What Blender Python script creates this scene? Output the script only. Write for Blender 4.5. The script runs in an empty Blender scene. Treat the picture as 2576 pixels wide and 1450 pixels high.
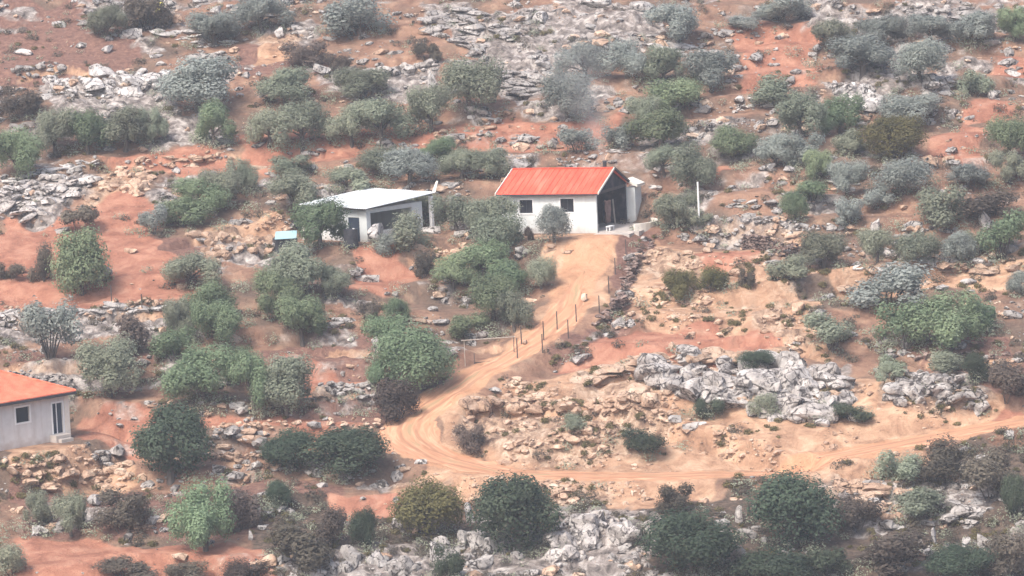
import bpy, bmesh, math, random
import numpy as np
from mathutils import Vector, Matrix
random.seed(7); RNG = np.random.default_rng(11)
SC = bpy.context.scene; COL = SC.collection
R = math.radians

# ------------------------------------------------------------------ camera, sky, sun, exposure
F_PX = 9300.0                    # focal length in pixels of a 2576 x 1450 picture
ELEV, ROLL, DIST = R(6.7), R(2.6), 300.0
CAM = np.array([0, -DIST*math.cos(ELEV), DIST*math.sin(ELEV)])
FWD = np.array([0, math.cos(ELEV), -math.sin(ELEV)])
_r = np.array([1., 0, 0]); _u = np.array([0, math.sin(ELEV), math.cos(ELEV)])
RGT = _r*math.cos(ROLL) - _u*math.sin(ROLL); UPV = _u*math.cos(ROLL) + _r*math.sin(ROLL)
cd = bpy.data.cameras.new('camera'); cam = bpy.data.objects.new('camera', cd); COL.objects.link(cam)
cam.matrix_world = Matrix(((RGT[0], UPV[0], -FWD[0], CAM[0]), (RGT[1], UPV[1], -FWD[1], CAM[1]),
                           (RGT[2], UPV[2], -FWD[2], CAM[2]), (0, 0, 0, 1)))
cd.sensor_width = 36; cd.lens = 36*F_PX/2576; cd.clip_start = 1; cd.clip_end = 3000
SC.camera = cam
SUN_EL, SUN_AZ = R(52), R(215)   # azimuth clockwise from +Y (north): behind the camera, a little left
W = bpy.data.worlds.new('World'); SC.world = W; W.use_nodes = True
_nt = W.node_tree; _bg = _nt.nodes['Background']
_sky = _nt.nodes.new('ShaderNodeTexSky'); _sky.sky_type = 'NISHITA'; _sky.sun_disc = False
_sky.sun_elevation = SUN_EL; _sky.sun_rotation = SUN_AZ
_sky.air_density = 1.0; _sky.dust_density = 6.0; _sky.ozone_density = 1.0
_nt.links.new(_sky.outputs[0], _bg.inputs[0]); _bg.inputs[1].default_value = 0.13
sl = bpy.data.lights.new('sun', 'SUN'); so = bpy.data.objects.new('sun', sl); COL.objects.link(so)
sl.energy = 1.5; sl.angle = R(10); sl.color = (1, .95, .88)
_S = Vector((math.sin(SUN_AZ)*math.cos(SUN_EL), math.cos(SUN_AZ)*math.cos(SUN_EL), math.sin(SUN_EL)))
so.rotation_euler = _S.to_track_quat('Z', 'Y').to_euler()
SC.view_settings.view_transform = 'Standard'; SC.view_settings.look = 'None'
SC.view_settings.gamma = 1; SC.view_settings.exposure = 1.0
SC.cycles.volume_bounces = 4; SC.cycles.max_bounces = 6; SC.cycles.transparent_max_bounces = 6

# ------------------------------------------------------------------ numeric helpers
def _hash(ix, iy, s):
    n = (ix.astype(np.int64)*374761393 + iy.astype(np.int64)*668265263 + s*1442695041) & 0xffffffff
    n = ((n ^ (n >> 13))*1274126177) & 0xffffffff
    n = ((n ^ (n >> 16))*2246822519) & 0xffffffff
    return ((n ^ (n >> 15)) & 0xffffff)/float(0xffffff)
def vnoise(x, y, s=0):
    ix = np.floor(x); iy = np.floor(y); fx = x-ix; fy = y-iy
    fx = fx*fx*(3-2*fx); fy = fy*fy*(3-2*fy)
    a = _hash(ix, iy, s); b = _hash(ix+1, iy, s); c = _hash(ix, iy+1, s); d = _hash(ix+1, iy+1, s)
    return (a*(1-fx)+b*fx)*(1-fy)+(c*(1-fx)+d*fx)*fy
def fbm(x, y, s=0, o=4):
    v = 0; a = .5; t = 0
    for k in range(o):
        v = v+a*vnoise(x*2**k+17.3*k, y*2**k-9.1*k, s+k); t += a; a *= .5
    return v/t
def cells(x, y, s=0):
    """jittered cell noise: (random height of the nearest cell, distance to the border)"""
    ix = np.floor(x); iy = np.floor(y)
    d1 = np.full(x.shape, 9.); d2 = np.full(x.shape, 9.); h = np.zeros(x.shape)
    for i in (-1, 0, 1):
        for j in (-1, 0, 1):
            cx = ix+i; cy = iy+j
            px = cx+_hash(cx, cy, s); py = cy+_hash(cx, cy, s+5)
            d = np.hypot(px-x, py-y); hh = _hash(cx, cy, s+9)
            n = d < d1
            d2 = np.where(n, d1, np.minimum(d2, d)); h = np.where(n, hh, h); d1 = np.where(n, d, d1)
    return h, d2-d1
def sstep(a, b, x):
    t = np.clip((x-a)/(b-a), 0, 1); return t*t*(3-2*t)

# ------------------------------------------------------------------ the hillside
def spaced(lo, hi, step, far_lo, far_hi):
    a = list(np.arange(lo, hi+1e-6, step)); s = step; v = hi
    while v < far_hi: s *= 1.18; v += s; a.append(v)
    s = step; v = lo; b = []
    while v > far_lo: s *= 1.18; v -= s; b.append(v)
    return np.array(b[::-1]+a)
GX = spaced(-60, 60, .28, -330, 330); GY = spaced(-70, 86, .3, -480, 420)
XX, YY = np.meshgrid(GX, GY)
def h_base(x, y):
    z = .285*y + .0007*np.clip(y, 0, 80)**2*1.2
    z = np.where(y > 80, z+(-(y-80)**2*.0008), z)
    z = np.where(y > 200, 70+.02*(y-200)*0, z) if False else z
    u = (fbm(x/34, y/30, 3, 3)-.5)*4.2
    return np.where(y < -105, np.maximum(z, -30-.02*(-105-y)), z) + u*np.exp(-((y/140)**2))
def interp(Z, x, y):
    x = np.asarray(x, float); y = np.asarray(y, float)
    i = np.clip(np.searchsorted(GX, x)-1, 0, len(GX)-2); j = np.clip(np.searchsorted(GY, y)-1, 0, len(GY)-2)
    fx = np.clip((x-GX[i])/(GX[i+1]-GX[i]), 0, 1); fy = np.clip((y-GY[j])/(GY[j+1]-GY[j]), 0, 1)
    return (Z[j, i]*(1-fx)+Z[j, i+1]*fx)*(1-fy)+(Z[j+1, i]*(1-fx)+Z[j+1, i+1]*fx)*fy
_T = np.arange(205, 470, .2)
def cast(Z, us, vs):
    """where the sight lines through picture points (2576 x 1450) meet the ground"""
    us = np.atleast_1d(np.asarray(us, float)); vs = np.atleast_1d(np.asarray(vs, float)); out = []
    for k in range(0, len(us), 400):
        u = us[k:k+400]; v = vs[k:k+400]
        d = FWD[None]*F_PX + RGT[None]*(u-1288)[:, None] - UPV[None]*(v-725)[:, None]
        d = d/F_PX
        P = CAM[None, None]+d[:, None]*_T[None, :, None]
        below = P[..., 2] < interp(Z, P[..., 0], P[..., 1])
        first = np.argmax(below, 1)
        q = P[np.arange(len(u)), first]; q[:, 2] = interp(Z, q[:, 0], q[:, 1]); out.append(q)
    return np.concatenate(out)
def depth(P): return float(np.dot(np.asarray(P)-CAM, FWD))
def mpp(P): return depth(P)/F_PX
def to_px(P):
    P = np.asarray(P)-CAM; d = P@FWD
    return 1288+P@RGT/d*F_PX, 725-P@UPV/d*F_PX
Z0 = h_base(XX, YY)
def poly_world(pts):
    a = np.array(pts, float); return cast(Z0, a[:, 0], a[:, 1])[:, :2]
WX = XX+(fbm(XX/4, YY/4, 21, 4)-.5)*5; WY = YY+(fbm(XX/4, YY/4, 41, 4)-.5)*6
def inside(pts, X=WX, Y=WY):
    p = poly_world(pts); r = np.zeros(X.shape, bool); n = len(p)
    for i in range(n):
        x1, y1 = p[i]; x2, y2 = p[(i+1) % n]
        if y1 == y2: continue
        c = (y1 > Y) != (y2 > Y)
        r ^= c & (X < (x2-x1)*(Y-y1)/(y2-y1)+x1)
    return r
def blur(m, n):
    m = m.astype(float)
    for _ in range(n):
        m = (np.roll(m, 1, 0)+np.roll(m, -1, 0)+np.roll(m, 1, 1)+np.roll(m, -1, 1)+2*m)/6
    return m
def zone(polys, n=3):
    m = np.zeros(XX.shape, bool)
    for p in polys: m |= inside(p)
    return blur(m, n)
RED = [[(1775,622),(1900,632),(1905,690),(1795,682)], [(0,560),(200,530),(380,480),(430,570),(400,640),(540,640),(520,760),(280,785),(0,790)],
 [(220,400),(600,360),(930,355),(920,395),(400,425)], [(600,320),(1050,300),(1300,285),(1560,315),(1560,345),(1300,355),(900,385),(600,390)],
 [(1830,70),(1960,45),(2150,60),(2060,110),(2065,200),(1900,235),(1850,150)], [(850,640),(1050,640),(1040,720),(880,745)],
 [(1540,820),(1900,820),(1930,880),(1600,905),(1450,935),(1380,930)], [(175,1030),(340,1050),(335,1115),(175,1110)],
 [(0,1330),(400,1340),(680,1370),(660,1440),(640,1470),(0,1470)], [(180,1000),(500,1020),(980,1050),(960,1075),(650,1080),(400,1070),(180,1040)],
 [(2390,290),(2470,300),(2490,420),(2310,405)], [(2480,115),(2600,130),(2600,190),(2500,180)], [(2490,1020),(2600,1020),(2600,1075),(2490,1080)],
 [(1754,400),(1840,400),(1850,440),(1760,445)], [(720,880),(900,915),(920,965),(740,945)], [(1160,860),(1300,860),(1280,920),(1190,930)],
 [(820,1240),(1000,1230),(1010,1290),(880,1300)], [(1360,300),(1560,270),(1560,340),(1360,340)], [(2450,230),(2576,240),(2576,290),(2420,290)]]
BROWN = [[(1505,700),(1560,620),(1650,585),(1650,650),(1610,770),(1560,805),(1540,770)], [(1370,890),(1480,835),(1530,800),(1550,815),(1480,870),(1390,915)], [(0,880),(430,880),(400,925),(0,925)], [(600,860),(950,840),(960,905),(640,930)], [(700,1010),(980,990),(1000,1060),(700,1070)],
 [(560,110),(760,130),(900,145),(980,190),(700,200),(600,190)], [(1890,575),(2030,575),(2010,640),(1890,640)], [(0,640),(140,620),(140,720),(0,740)],
 [(640,1190),(900,1210),(860,1260),(640,1260)], [(2300,880),(2576,850),(2576,1010),(2460,1010)], [(380,590),(560,590),(560,650),(390,650)],
 [(0,1230),(620,1210),(640,1330),(0,1330)], [(0,0),(330,0),(330,190),(0,200)]]
TAN = [[(1330,600),(1560,600),(1500,760),(1400,860),(1200,945),(1050,1035),(1240,900),(1380,740)],
 [(1620,600),(1900,625),(2060,760),(2110,900),(1700,830),(1560,800)], [(1100,1000),(1500,930),(1900,885),(2100,950),(2500,1010),(2500,1080),(1900,1190),(1150,1190),(1100,1060)],
 [(1000,1195),(2400,1130),(2330,1230),(1900,1230),(1500,1275),(1000,1240)], [(0,1160),(340,1160),(340,1235),(0,1245)],
 [(230,430),(360,420),(350,500),(240,520)], [(2050,660),(2576,640),(2576,700),(2100,720)], [(620,90),(780,90),(780,150),(620,150)],
 [(1020,620),(1200,600),(1330,640),(1030,660)], [(520,560),(700,545),(700,640),(520,600)]]
DARK = [[(640,1240),(900,1260),(980,1300),(1400,1290),(1700,1250),(1900,1250),(2300,1210),(2600,1080),(2600,1500),(640,1500)]]
ROCK = [[(1600,920),(2140,930),(2160,1030),(1950,1070),(1640,1010)], [(2200,955),(2420,950),(2490,1020),(2200,1050)], [(1340,1290),(1640,1270),(1640,1500),(1340,1500)],
 [(0,470),(240,420),(240,480),(130,555),(0,560)], [(500,590),(700,575),(700,640),(520,670)], [(100,190),(440,185),(430,310),(150,300)],
 [(1050,20),(1700,20),(1680,90),(1400,190),(1280,290),(1240,160),(1050,60)], [(2060,190),(2420,190),(2400,260),(2130,270)],
 [(1130,1030),(1660,1040),(1650,1130),(1130,1140)], [(1960,60),(2500,20),(2500,60),(2250,75)], [(0,780),(340,770),(330,850),(0,860)],
 [(760,960),(940,960),(940,990),(780,990)], [(850,150),(1110,150),(1110,240),(850,240)], [(700,1380),(1350,1360),(1350,1500),(700,1500)], [(0,930),(200,930),(200,1000),(0,1000)],
 [(2100,1250),(2500,1200),(2500,1300),(2100,1330)], [(1780,560),(2000,560),(2000,590),(1780,590)]]
M_RED = zone(RED, 3)*(1-.3*sstep(10, 28, YY)); M_BROWN = zone(BROWN, 3); M_TAN = zone(TAN, 3); M_DARK = zone(DARK, 6); M_ROCK = zone(ROCK, 2)
# terraces: a stepped hillside with ragged banks
hw = Z0 + (fbm(XX/9, YY/9, 61, 3)-.5)*1.6
STEP = 1.75
ph = hw/STEP; fr = ph-np.floor(ph)
tz = (np.floor(ph)+sstep(.58, .98, fr))*STEP - hw
amp = .25+.6*sstep(.35, .65, fbm(XX/30, YY/22, 71, 2))
vis = np.exp(-((XX/90)**4)-((YY/110)**4))
Z = Z0 + tz*amp*vis
RISER = sstep(.5, .68, fr)*(1-sstep(.92, 1., fr))*amp
# broken limestone in the ground itself
c1, b1 = cells(XX/1.5+fbm(XX, YY, 5, 2)*.4, YY/1.1, 81); c2, b2 = cells(XX/.7, YY/.55, 91)
nat = sstep(.58, .74, fbm(XX/7, YY/4.5, 101, 4)+.07*sstep(15, 45, YY))*(1-np.clip(M_RED*1.3, 0, 1))*.9
RK = np.clip(np.maximum(M_ROCK*.8, nat*.8) + RISER*.5*sstep(.4, .6, fbm(XX/5, YY/5, 111, 3)), 0, 1)
Z = Z + vis*RK*((c1-.35)*.85*sstep(.0, .12, b1) + (c2-.4)*.3*sstep(0, .12, b2))
Z = Z + vis*(fbm(XX/1.7, YY/1.7, 121, 4)-.5)*.34
# mounds under the big outcrops
for (u, v, rx, ry, hh) in [(1880,1010,9.5,3.0,1.3), (2340,1010,4.5,2.5,1.5), (1500,1370,4.5,3.5,1.0), (120,500,6,4,1.2), (580,640,2.5,2,1.0), (1400,1100,7,2.5,.9), (2270,235,5,3,1.2)]:
    p = cast(Z0, u, v)[0]
    Z = Z + hh*np.exp(-(((XX-p[0])/rx)**2+((YY-p[1])/ry)**2))
# the dirt track: an even bench along its line
TRACK_PX = [(2640,1052),(2480,1078),(2300,1112),(2100,1152),(1900,1182),(1700,1196),(1500,1200),(1300,1196),(1180,1178),(1090,1146),(1035,1108),(1030,1070),(1070,1032),
            (1130,992),(1200,944),(1290,893),(1370,842),(1430,780),(1455,715),(1480,660),(1500,615)]
tp = poly_world(TRACK_PX)
def catmull(p, n=24):
    q = np.vstack([2*p[0]-p[1], p, 2*p[-1]-p[-2]]); out = []
    for i in range(1, len(q)-2):
        for t in np.linspace(0, 1, n, endpoint=False):
            a, b, c, d = q[i-1], q[i], q[i+1], q[i+2]
            out.append(.5*(2*b+(c-a)*t+(2*a-5*b+4*c-d)*t*t+(3*b-a-3*c+d)*t**3))
    return np.array(out+[p[-1]])
TL = catmull(tp, 16)
tzl = interp(Z0, TL[:, 0], TL[:, 1]); kk = np.ones(31)/31
tzl = np.convolve(np.pad(tzl, 15, 'edge'), kk, 'valid')
box = (np.abs(XX) < 62) & (YY > -62) & (YY < 40)
dmin = np.full(XX.shape, 99.); zt = np.zeros(XX.shape); xb = XX[box]; yb = YY[box]
dm = np.full(xb.shape, 99.); zz = np.zeros(xb.shape); aw = np.zeros(xb.shape); q_ = 0
for (x, y), z in zip(TL, tzl):
    d = np.hypot(xb-x, yb-y); n = d < dm; dm[n] = d[n]; zz[n] = z; aw[n] = q_/len(TL); q_ += 1
dmin[box] = dm; zt[box] = zz; ALONG = np.zeros(XX.shape); ALONG[box] = aw
k = 1-sstep(1.9, 4.2, dmin); Z = Z*(1-k)+zt*k
M_TRK = 1-sstep(1.5, 2.6, dmin+(fbm(XX/1.2, YY/1.2, 131, 3)-.5)*1.4)
M_TRK = M_TRK*(1-.4*sstep(.58, .75, ALONG))
RK = RK*(1-k*.8)
# earth banks: the ground breaks along a line and drops on its near side
BANKF = np.zeros(XX.shape)
BANKS = [([(-40,478),(110,440),(240,408),(420,398),(620,386),(920,366)], .9), ([(400,630),(520,590),(690,552),(760,556)], .7), ([(-40,800),(200,788),(430,778),(560,800)], .8),
 ([(170,1022),(260,1042),(360,1062),(480,1066)], 1.2), ([(520,1084),(640,1088),(980,1072)], .8), ([(520,1148),(690,1152)], .6), ([(2040,700),(2200,684),(2400,668),(2620,648)], .9),
 ([(1140,1040),(1200,1018),(1340,1006),(1500,1026),(1650,1058),(1800,1098),(1960,1140),(2080,1140)], 1.2), ([(1400,955),(1600,908),(1900,884),(2010,900)], 1.1), ([(1760,566),(1900,570),(2080,575)], .9),
 ([(850,636),(1090,628),(1200,640)], .6), ([(200,1408),(380,1402),(560,1408),(640,1430)], .9), ([(700,868),(860,862),(960,868)], .6), ([(600,940),(780,972),(960,985)], .7), ([(-40,918),(120,922),(420,905)], .8),
 ([(1250,300),(1400,312),(1560,322)], .6), ([(1900,292),(2050,278),(2200,300)], .7), ([(1700,862),(1900,852),(2080,880)], .7), ([(-40,1160),(160,1152),(350,1158)], .9), ([(2280,900),(2440,905),(2620,890)], .6),
 ([(1180,856),(1310,850)], .5), ([(560,130),(760,128),(960,150),(1100,150)], .6), ([(0,190),(160,170),(380,180)], .7), ([(1960,70),(2200,80),(2500,60)], .6), ([(1000,1238),(1300,1226),(1500,1280)], .7)]
for line, hh in BANKS:
    L_ = catmull(poly_world(line), 14); bx_ = (XX > L_[:, 0].min()-3) & (XX < L_[:, 0].max()+3) & (YY > L_[:, 1].min()-6) & (YY < L_[:, 1].max()+4)
    xb, yb = XX[bx_], YY[bx_]; dd = np.full(xb.shape, 99.); sg = np.zeros(xb.shape); ed = np.zeros(xb.shape)
    xw = xb+(fbm(xb/1.5, yb/1.5, 141, 3)-.5)*1.6; yw = yb+(fbm(xb/1.5, yb/1.5, 151, 3)-.5)*1.6
    for i, (x, y) in enumerate(L_):
        d_ = np.hypot(xw-x, yw-y); n = d_ < dd; dd[n] = d_[n]; sg[n] = (y-yw)[n]; ed[n] = min(1, min(i, len(L_)-1-i)/6)
    s = np.where(sg > 0, dd, -dd); hv = hh*ed*(.6+.8*fbm(xb/3, yb/3, 161, 2))
    Z[bx_] -= hv*sstep(0, .45, s)*np.exp(-np.clip(s-.45, 0, 9)/2.2) - .25*hv*np.exp(-((s+.5)/.6)**2)
    BANKF[bx_] = np.maximum(BANKF[bx_], ed*np.exp(-((s-.25)/.5)**2))
RISER = np.maximum(RISER, BANKF*.9); M_TAN = np.clip(np.maximum(M_TAN, BANKF*.75*(fbm(XX/6, YY/6, 171, 2) > .42)), 0, 1)
DRIVE = (1-sstep(2.6, 3.8, dmin))*sstep(.46, .56, ALONG); RK = RK*(1-DRIVE); M_RED = M_RED*(1-DRIVE)
# level pads under the buildings
def pad(u, v, r0, r1, off=(0, 0)):
    global Z, RK
    p = cast(Z0, u, v)[0]; x, y = p[0]+off[0], p[1]+off[1]
    z = float(interp(Z0, p[0], p[1]))
    kx = 1-sstep(r0, r1, np.hypot(XX-x, YY-y)); Z = Z*(1-kx)+z*kx; RK = RK*(1-kx)
    return np.array([p[0], p[1], z])
P_HOUSE = pad(1503, 588, 6.8, 9.5, (-3, 3.2))
P_SHED = pad(925, 612, 6.0, 8.5, (0, 4))
P_CORNER = pad(177, 1106, 7.5, 9.5, (-5.5, 0))
Zf = Z
H = lambda x, y: float(interp(Zf, x, y))
def at(u, v): return cast(Zf, u, v)[0]

# ------------------------------------------------------------------ materials
def mat(name):
    m = bpy.data.materials.new(name); m.use_nodes = True
    return m, m.node_tree.nodes, m.node_tree.links, m.node_tree.nodes['Principled BSDF']
def rgb(c): return (c[0], c[1], c[2], 1)
def noise_mat(name, cols, scale=2., detail=6, rough=.9, bump=.0, bscale=None, rnd=.0, coord='Object', stretch=None, dist=0.0):
    m, N, L, B = mat(name)
    tc = N.new('ShaderNodeTexCoord'); src = tc.outputs[coord]
    if stretch:
        mp = N.new('ShaderNodeMapping'); mp.inputs['Scale'].default_value = stretch; L.new(src, mp.inputs[0]); src = mp.outputs[0]
    n = N.new('ShaderNodeTexNoise'); n.inputs['Scale'].default_value = scale; n.inputs['Detail'].default_value = detail
    n.inputs['Roughness'].default_value = .65; n.inputs['Distortion'].default_value = dist; L.new(src, n.inputs[0])
    cr = N.new('ShaderNodeValToRGB'); e = cr.color_ramp.elements
    lo, hi = .3, .7
    e[0].position = lo; e[0].color = rgb(cols[0]); e[1].position = hi; e[1].color = rgb(cols[-1])
    for i, c in enumerate(cols[1:-1]):
        x = e.new(lo+(hi-lo)*(i+1)/(len(cols)-1)); x.color = rgb(c)
    L.new(n.outputs[0], cr.inputs[0]); out = cr.outputs[0]
    if rnd:
        oi = N.new('ShaderNodeObjectInfo'); mr = N.new('ShaderNodeMapRange'); mr.inputs[3].default_value = 1-rnd; mr.inputs[4].default_value = 1+rnd
        L.new(oi.outputs['Random'], mr.inputs[0]); hs = N.new('ShaderNodeHueSaturation'); L.new(mr.outputs[0], hs.inputs['Value']); L.new(out, hs.inputs['Color']); out = hs.outputs[0]
    L.new(out, B.inputs['Base Color']); B.inputs['Roughness'].default_value = rough; B.inputs['Specular IOR Level'].default_value = .2
    if bump:
        n2 = N.new('ShaderNodeTexNoise'); n2.inputs['Scale'].default_value = bscale or scale*4; n2.inputs['Detail'].default_value = 8; L.new(src, n2.inputs[0])
        b = N.new('ShaderNodeBump'); b.inputs['Strength'].default_value = bump; b.inputs['Distance'].default_value = .1
        L.new(n2.outputs[0], b.inputs['Height']); L.new(b.outputs[0], B.inputs['Normal'])
    return m
def leaf_mat(name, c0, c1, rnd=.25, hue=.03):
    m, N, L, B = mat(name)
    a = N.new('ShaderNodeAttribute'); a.attribute_name = 'tone'
    mx = N.new('ShaderNodeMix'); mx.data_type = 'RGBA'; mx.inputs['A'].default_value = rgb(c0); mx.inputs['B'].default_value = rgb(c1)
    L.new(a.outputs['Fac'], mx.inputs['Factor'])
    oi = N.new('ShaderNodeObjectInfo'); hs = N.new('ShaderNodeHueSaturation')
    mr = N.new('ShaderNodeMapRange'); mr.inputs[3].default_value = 1-rnd; mr.inputs[4].default_value = 1+rnd; L.new(oi.outputs['Random'], mr.inputs[0]); L.new(mr.outputs[0], hs.inputs['Value'])
    ml = N.new('ShaderNodeMath'); ml.operation = 'MULTIPLY'; ml.inputs[1].default_value = 7.31; L.new(oi.outputs['Random'], ml.inputs[0])
    fr_ = N.new('ShaderNodeMath'); fr_.operation = 'FRACT'; L.new(ml.outputs[0], fr_.inputs[0])
    mh = N.new('ShaderNodeMapRange'); mh.inputs[3].default_value = .5-hue; mh.inputs[4].default_value = .5+hue; L.new(fr_.outputs[0], mh.inputs[0]); L.new(mh.outputs[0], hs.inputs['Hue'])
    L.new(mx.outputs['Result'], hs.inputs['Color'])
    B.inputs['Roughness'].default_value = .7; B.inputs['Specular IOR Level'].default_value = .15
    L.new(hs.outputs[0], B.inputs['Base Color'])
    tr = N.new('ShaderNodeBsdfTranslucent'); L.new(hs.outputs[0], tr.inputs[0])
    ms = N.new('ShaderNodeMixShader'); ms.inputs[0].default_value = .45
    L.new(B.outputs[0], ms.inputs[1]); L.new(tr.outputs[0], ms.inputs[2]); L.new(ms.outputs[0], N['Material Output'].inputs[0])
    return m
M = {}
M['olive'] = leaf_mat('olive_leaves', (.21, .235, .175), (.335, .365, .28))
M['green'] = leaf_mat('green_leaves', (.16, .215, .13), (.265, .335, .21))
M['dark'] = leaf_mat('dark_oak_leaves', (.055, .08, .054), (.11, .145, .098), .2)
M['yellow'] = leaf_mat('yellowish_leaves', (.12, .12, .05), (.24, .22, .10), .15)
M['dry'] = leaf_mat('dry_twigs', (.105, .088, .072), (.205, .175, .145), .3)
M['bluish'] = leaf_mat('haze_tinted_leaves', (.23, .255, .235), (.36, .395, .37), .2)  # blue-grey leaf tone, paled to put the upper slope's haze into the colour
M['bark'] = noise_mat('bark', [(.06, .05, .045), (.16, .14, .125)], 3, rnd=.3)
def rock_mat(name, cols, dark, rnd=.2, cover=(.50, .60)):
    m, N, L, B = mat(name)
    tc = N.new('ShaderNodeTexCoord'); ge = N.new('ShaderNodeNewGeometry')
    def nz(s, det=8, dist=0., r=.65):
        n = N.new('ShaderNodeTexNoise'); n.inputs['Scale'].default_value = s; n.inputs['Detail'].default_value = det; n.inputs['Distortion'].default_value = dist; n.inputs['Roughness'].default_value = r
        L.new(ge.outputs['Position'], n.inputs[0]); return n.outputs[0]
    def ramp(f, cs, lo, hi):
        cr = N.new('ShaderNodeValToRGB'); e = cr.color_ramp.elements; e[0].position = lo; e[0].color = rgb(cs[0]); e[1].position = hi; e[1].color = rgb(cs[-1])
        for i, c in enumerate(cs[1:-1]):
            x = e.new(lo+(hi-lo)*(i+1)/(len(cs)-1)); x.color = rgb(c)
        L.new(f, cr.inputs[0]); return cr.outputs[0]
    base = ramp(nz(.8, 9, .3), cols, .3, .7); lich = ramp(nz(1.9, 7, 1.2), [(0, 0, 0), (1, 1, 1)], *cover)
    dk = N.new('ShaderNodeRGB'); dk.outputs[0].default_value = rgb(dark)
    mx = N.new('ShaderNodeMix'); mx.data_type = 'RGBA'; L.new(lich, mx.inputs['Factor']); L.new(base, mx.inputs['A']); L.new(dk.outputs[0], mx.inputs['B'])
    oi = N.new('ShaderNodeObjectInfo'); mr = N.new('ShaderNodeMapRange'); mr.inputs[3].default_value = 1-rnd; mr.inputs[4].default_value = 1+rnd; L.new(oi.outputs['Random'], mr.inputs[0])
    # joints: thin dark cracks through the stone
    wv = N.new('ShaderNodeTexNoise'); wv.inputs['Scale'].default_value = 1.3; wv.inputs['Detail'].default_value = 4; L.new(ge.outputs['Position'], wv.inputs[0])
    va = N.new('ShaderNodeVectorMath'); va.operation = 'MULTIPLY_ADD'; va.inputs[1].default_value = (.9, .9, .9); L.new(wv.outputs['Color'], va.inputs[0]); L.new(ge.outputs['Position'], va.inputs[2])
    vo = N.new('ShaderNodeTexVoronoi'); vo.feature = 'DISTANCE_TO_EDGE'; vo.inputs['Scale'].default_value = .95; L.new(va.outputs[0], vo.inputs[0])
    ck = ramp(vo.outputs['Distance'], [(1, 1, 1), (0, 0, 0)], .025, .075)
    hid = ramp(nz(.7, 5, .5), [(0, 0, 0), (1, 1, 1)], .44, .58); mk = N.new('ShaderNodeMath'); mk.operation = 'MULTIPLY'; L.new(ck, mk.inputs[0]); L.new(hid, mk.inputs[1]); ck = mk.outputs[0]
    m4 = N.new('ShaderNodeMix'); m4.data_type = 'RGBA'; m4.inputs['B'].default_value = rgb([q*.7 for q in dark]); L.new(ck, m4.inputs['Factor']); L.new(mx.outputs['Result'], m4.inputs['A'])
    hs = N.new('ShaderNodeHueSaturation'); L.new(mr.outputs[0], hs.inputs['Value']); L.new(m4.outputs['Result'], hs.inputs['Color'])
    L.new(hs.outputs[0], B.inputs['Base Color']); B.inputs['Roughness'].default_value = .95; B.inputs['Specular IOR Level'].default_value = .1
    b = N.new('ShaderNodeBump'); b.inputs['Strength'].default_value = .9; b.inputs['Distance'].default_value = .18; L.new(nz(3.5, 8, .6), b.inputs['Height']); L.new(b.outputs[0], B.inputs['Normal'])
    return m
M['rock'] = rock_mat('grey_limestone', [(.20, .18, .17), (.38, .355, .34), (.60, .57, .55)], (.075, .066, .064), cover=(.52, .61))
M['rock_pale'] = rock_mat('pale_limestone', [(.26, .24, .23), (.43, .41, .40), (.60, .58, .565)], (.075, .068, .065), cover=(.53, .61))
M['rock_tan'] = rock_mat('tan_limestone', [(.27, .175, .125), (.44, .31, .23), (.62, .50, .40)], (.14, .09, .065), cover=(.55, .65))
M['rock_dark'] = rock_mat('weathered_wall_stone', [(.12, .085, .075), (.24, .175, .155), (.42, .33, .29)], (.07, .055, .05))
M['plaster'] = noise_mat('white_plaster', [(.56, .595, .60), (.64, .68, .685), (.69, .725, .73)], .7, 5, bump=.05)
M['plaster_grey'] = noise_mat('grey_white_plaster', [(.52, .515, .52), (.60, .595, .60), (.66, .655, .66)], .7, 5, bump=.05)
def weathered(m, dirt, top=.9, streak=.35):
    N, L = m.node_tree.nodes, m.node_tree.links; B = N['Principled BSDF']; src = B.inputs['Base Color'].links[0].from_socket
    tc = N.new('ShaderNodeTexCoord'); sp = N.new('ShaderNodeSeparateXYZ'); L.new(tc.outputs['Object'], sp.inputs[0])
    n = N.new('ShaderNodeTexNoise'); n.inputs['Scale'].default_value = 1.6; n.inputs['Detail'].default_value = 7; L.new(tc.outputs['Object'], n.inputs[0])
    mp = N.new('ShaderNodeMapping'); mp.inputs['Scale'].default_value = (2.2, 2.2, .16); L.new(tc.outputs['Object'], mp.inputs[0])
    n2 = N.new('ShaderNodeTexNoise'); n2.inputs['Scale'].default_value = 1.3; n2.inputs['Detail'].default_value = 5; L.new(mp.outputs[0], n2.inputs[0])
    ad = N.new('ShaderNodeMath'); ad.operation = 'MULTIPLY_ADD'; ad.inputs[1].default_value = 1.5; L.new(n.outputs[0], ad.inputs[0])
    ng = N.new('ShaderNodeMath'); ng.operation = 'MULTIPLY'; ng.inputs[1].default_value = -1; L.new(sp.outputs['Z'], ng.inputs[0]); L.new(ng.outputs[0], ad.inputs[2])
    mr = N.new('ShaderNodeMapRange'); mr.inputs[1].default_value = .0; mr.inputs[2].default_value = top; mr.inputs[4].default_value = .7; L.new(ad.outputs[0], mr.inputs[0])
    m2 = N.new('ShaderNodeMapRange'); m2.inputs[1].default_value = .5; m2.inputs[2].default_value = .75; m2.inputs[4].default_value = streak; L.new(n2.outputs[0], m2.inputs[0])
    mx_ = N.new('ShaderNodeMath'); mx_.operation = 'MAXIMUM'; L.new(mr.outputs[0], mx_.inputs[0]); L.new(m2.outputs[0], mx_.inputs[1])
    x = N.new('ShaderNodeMix'); x.data_type = 'RGBA'; x.inputs['B'].default_value = rgb(dirt); L.new(mx_.outputs[0], x.inputs['Factor']); L.new(src, x.inputs['A']); L.new(x.outputs['Result'], B.inputs['Base Color'])
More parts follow.
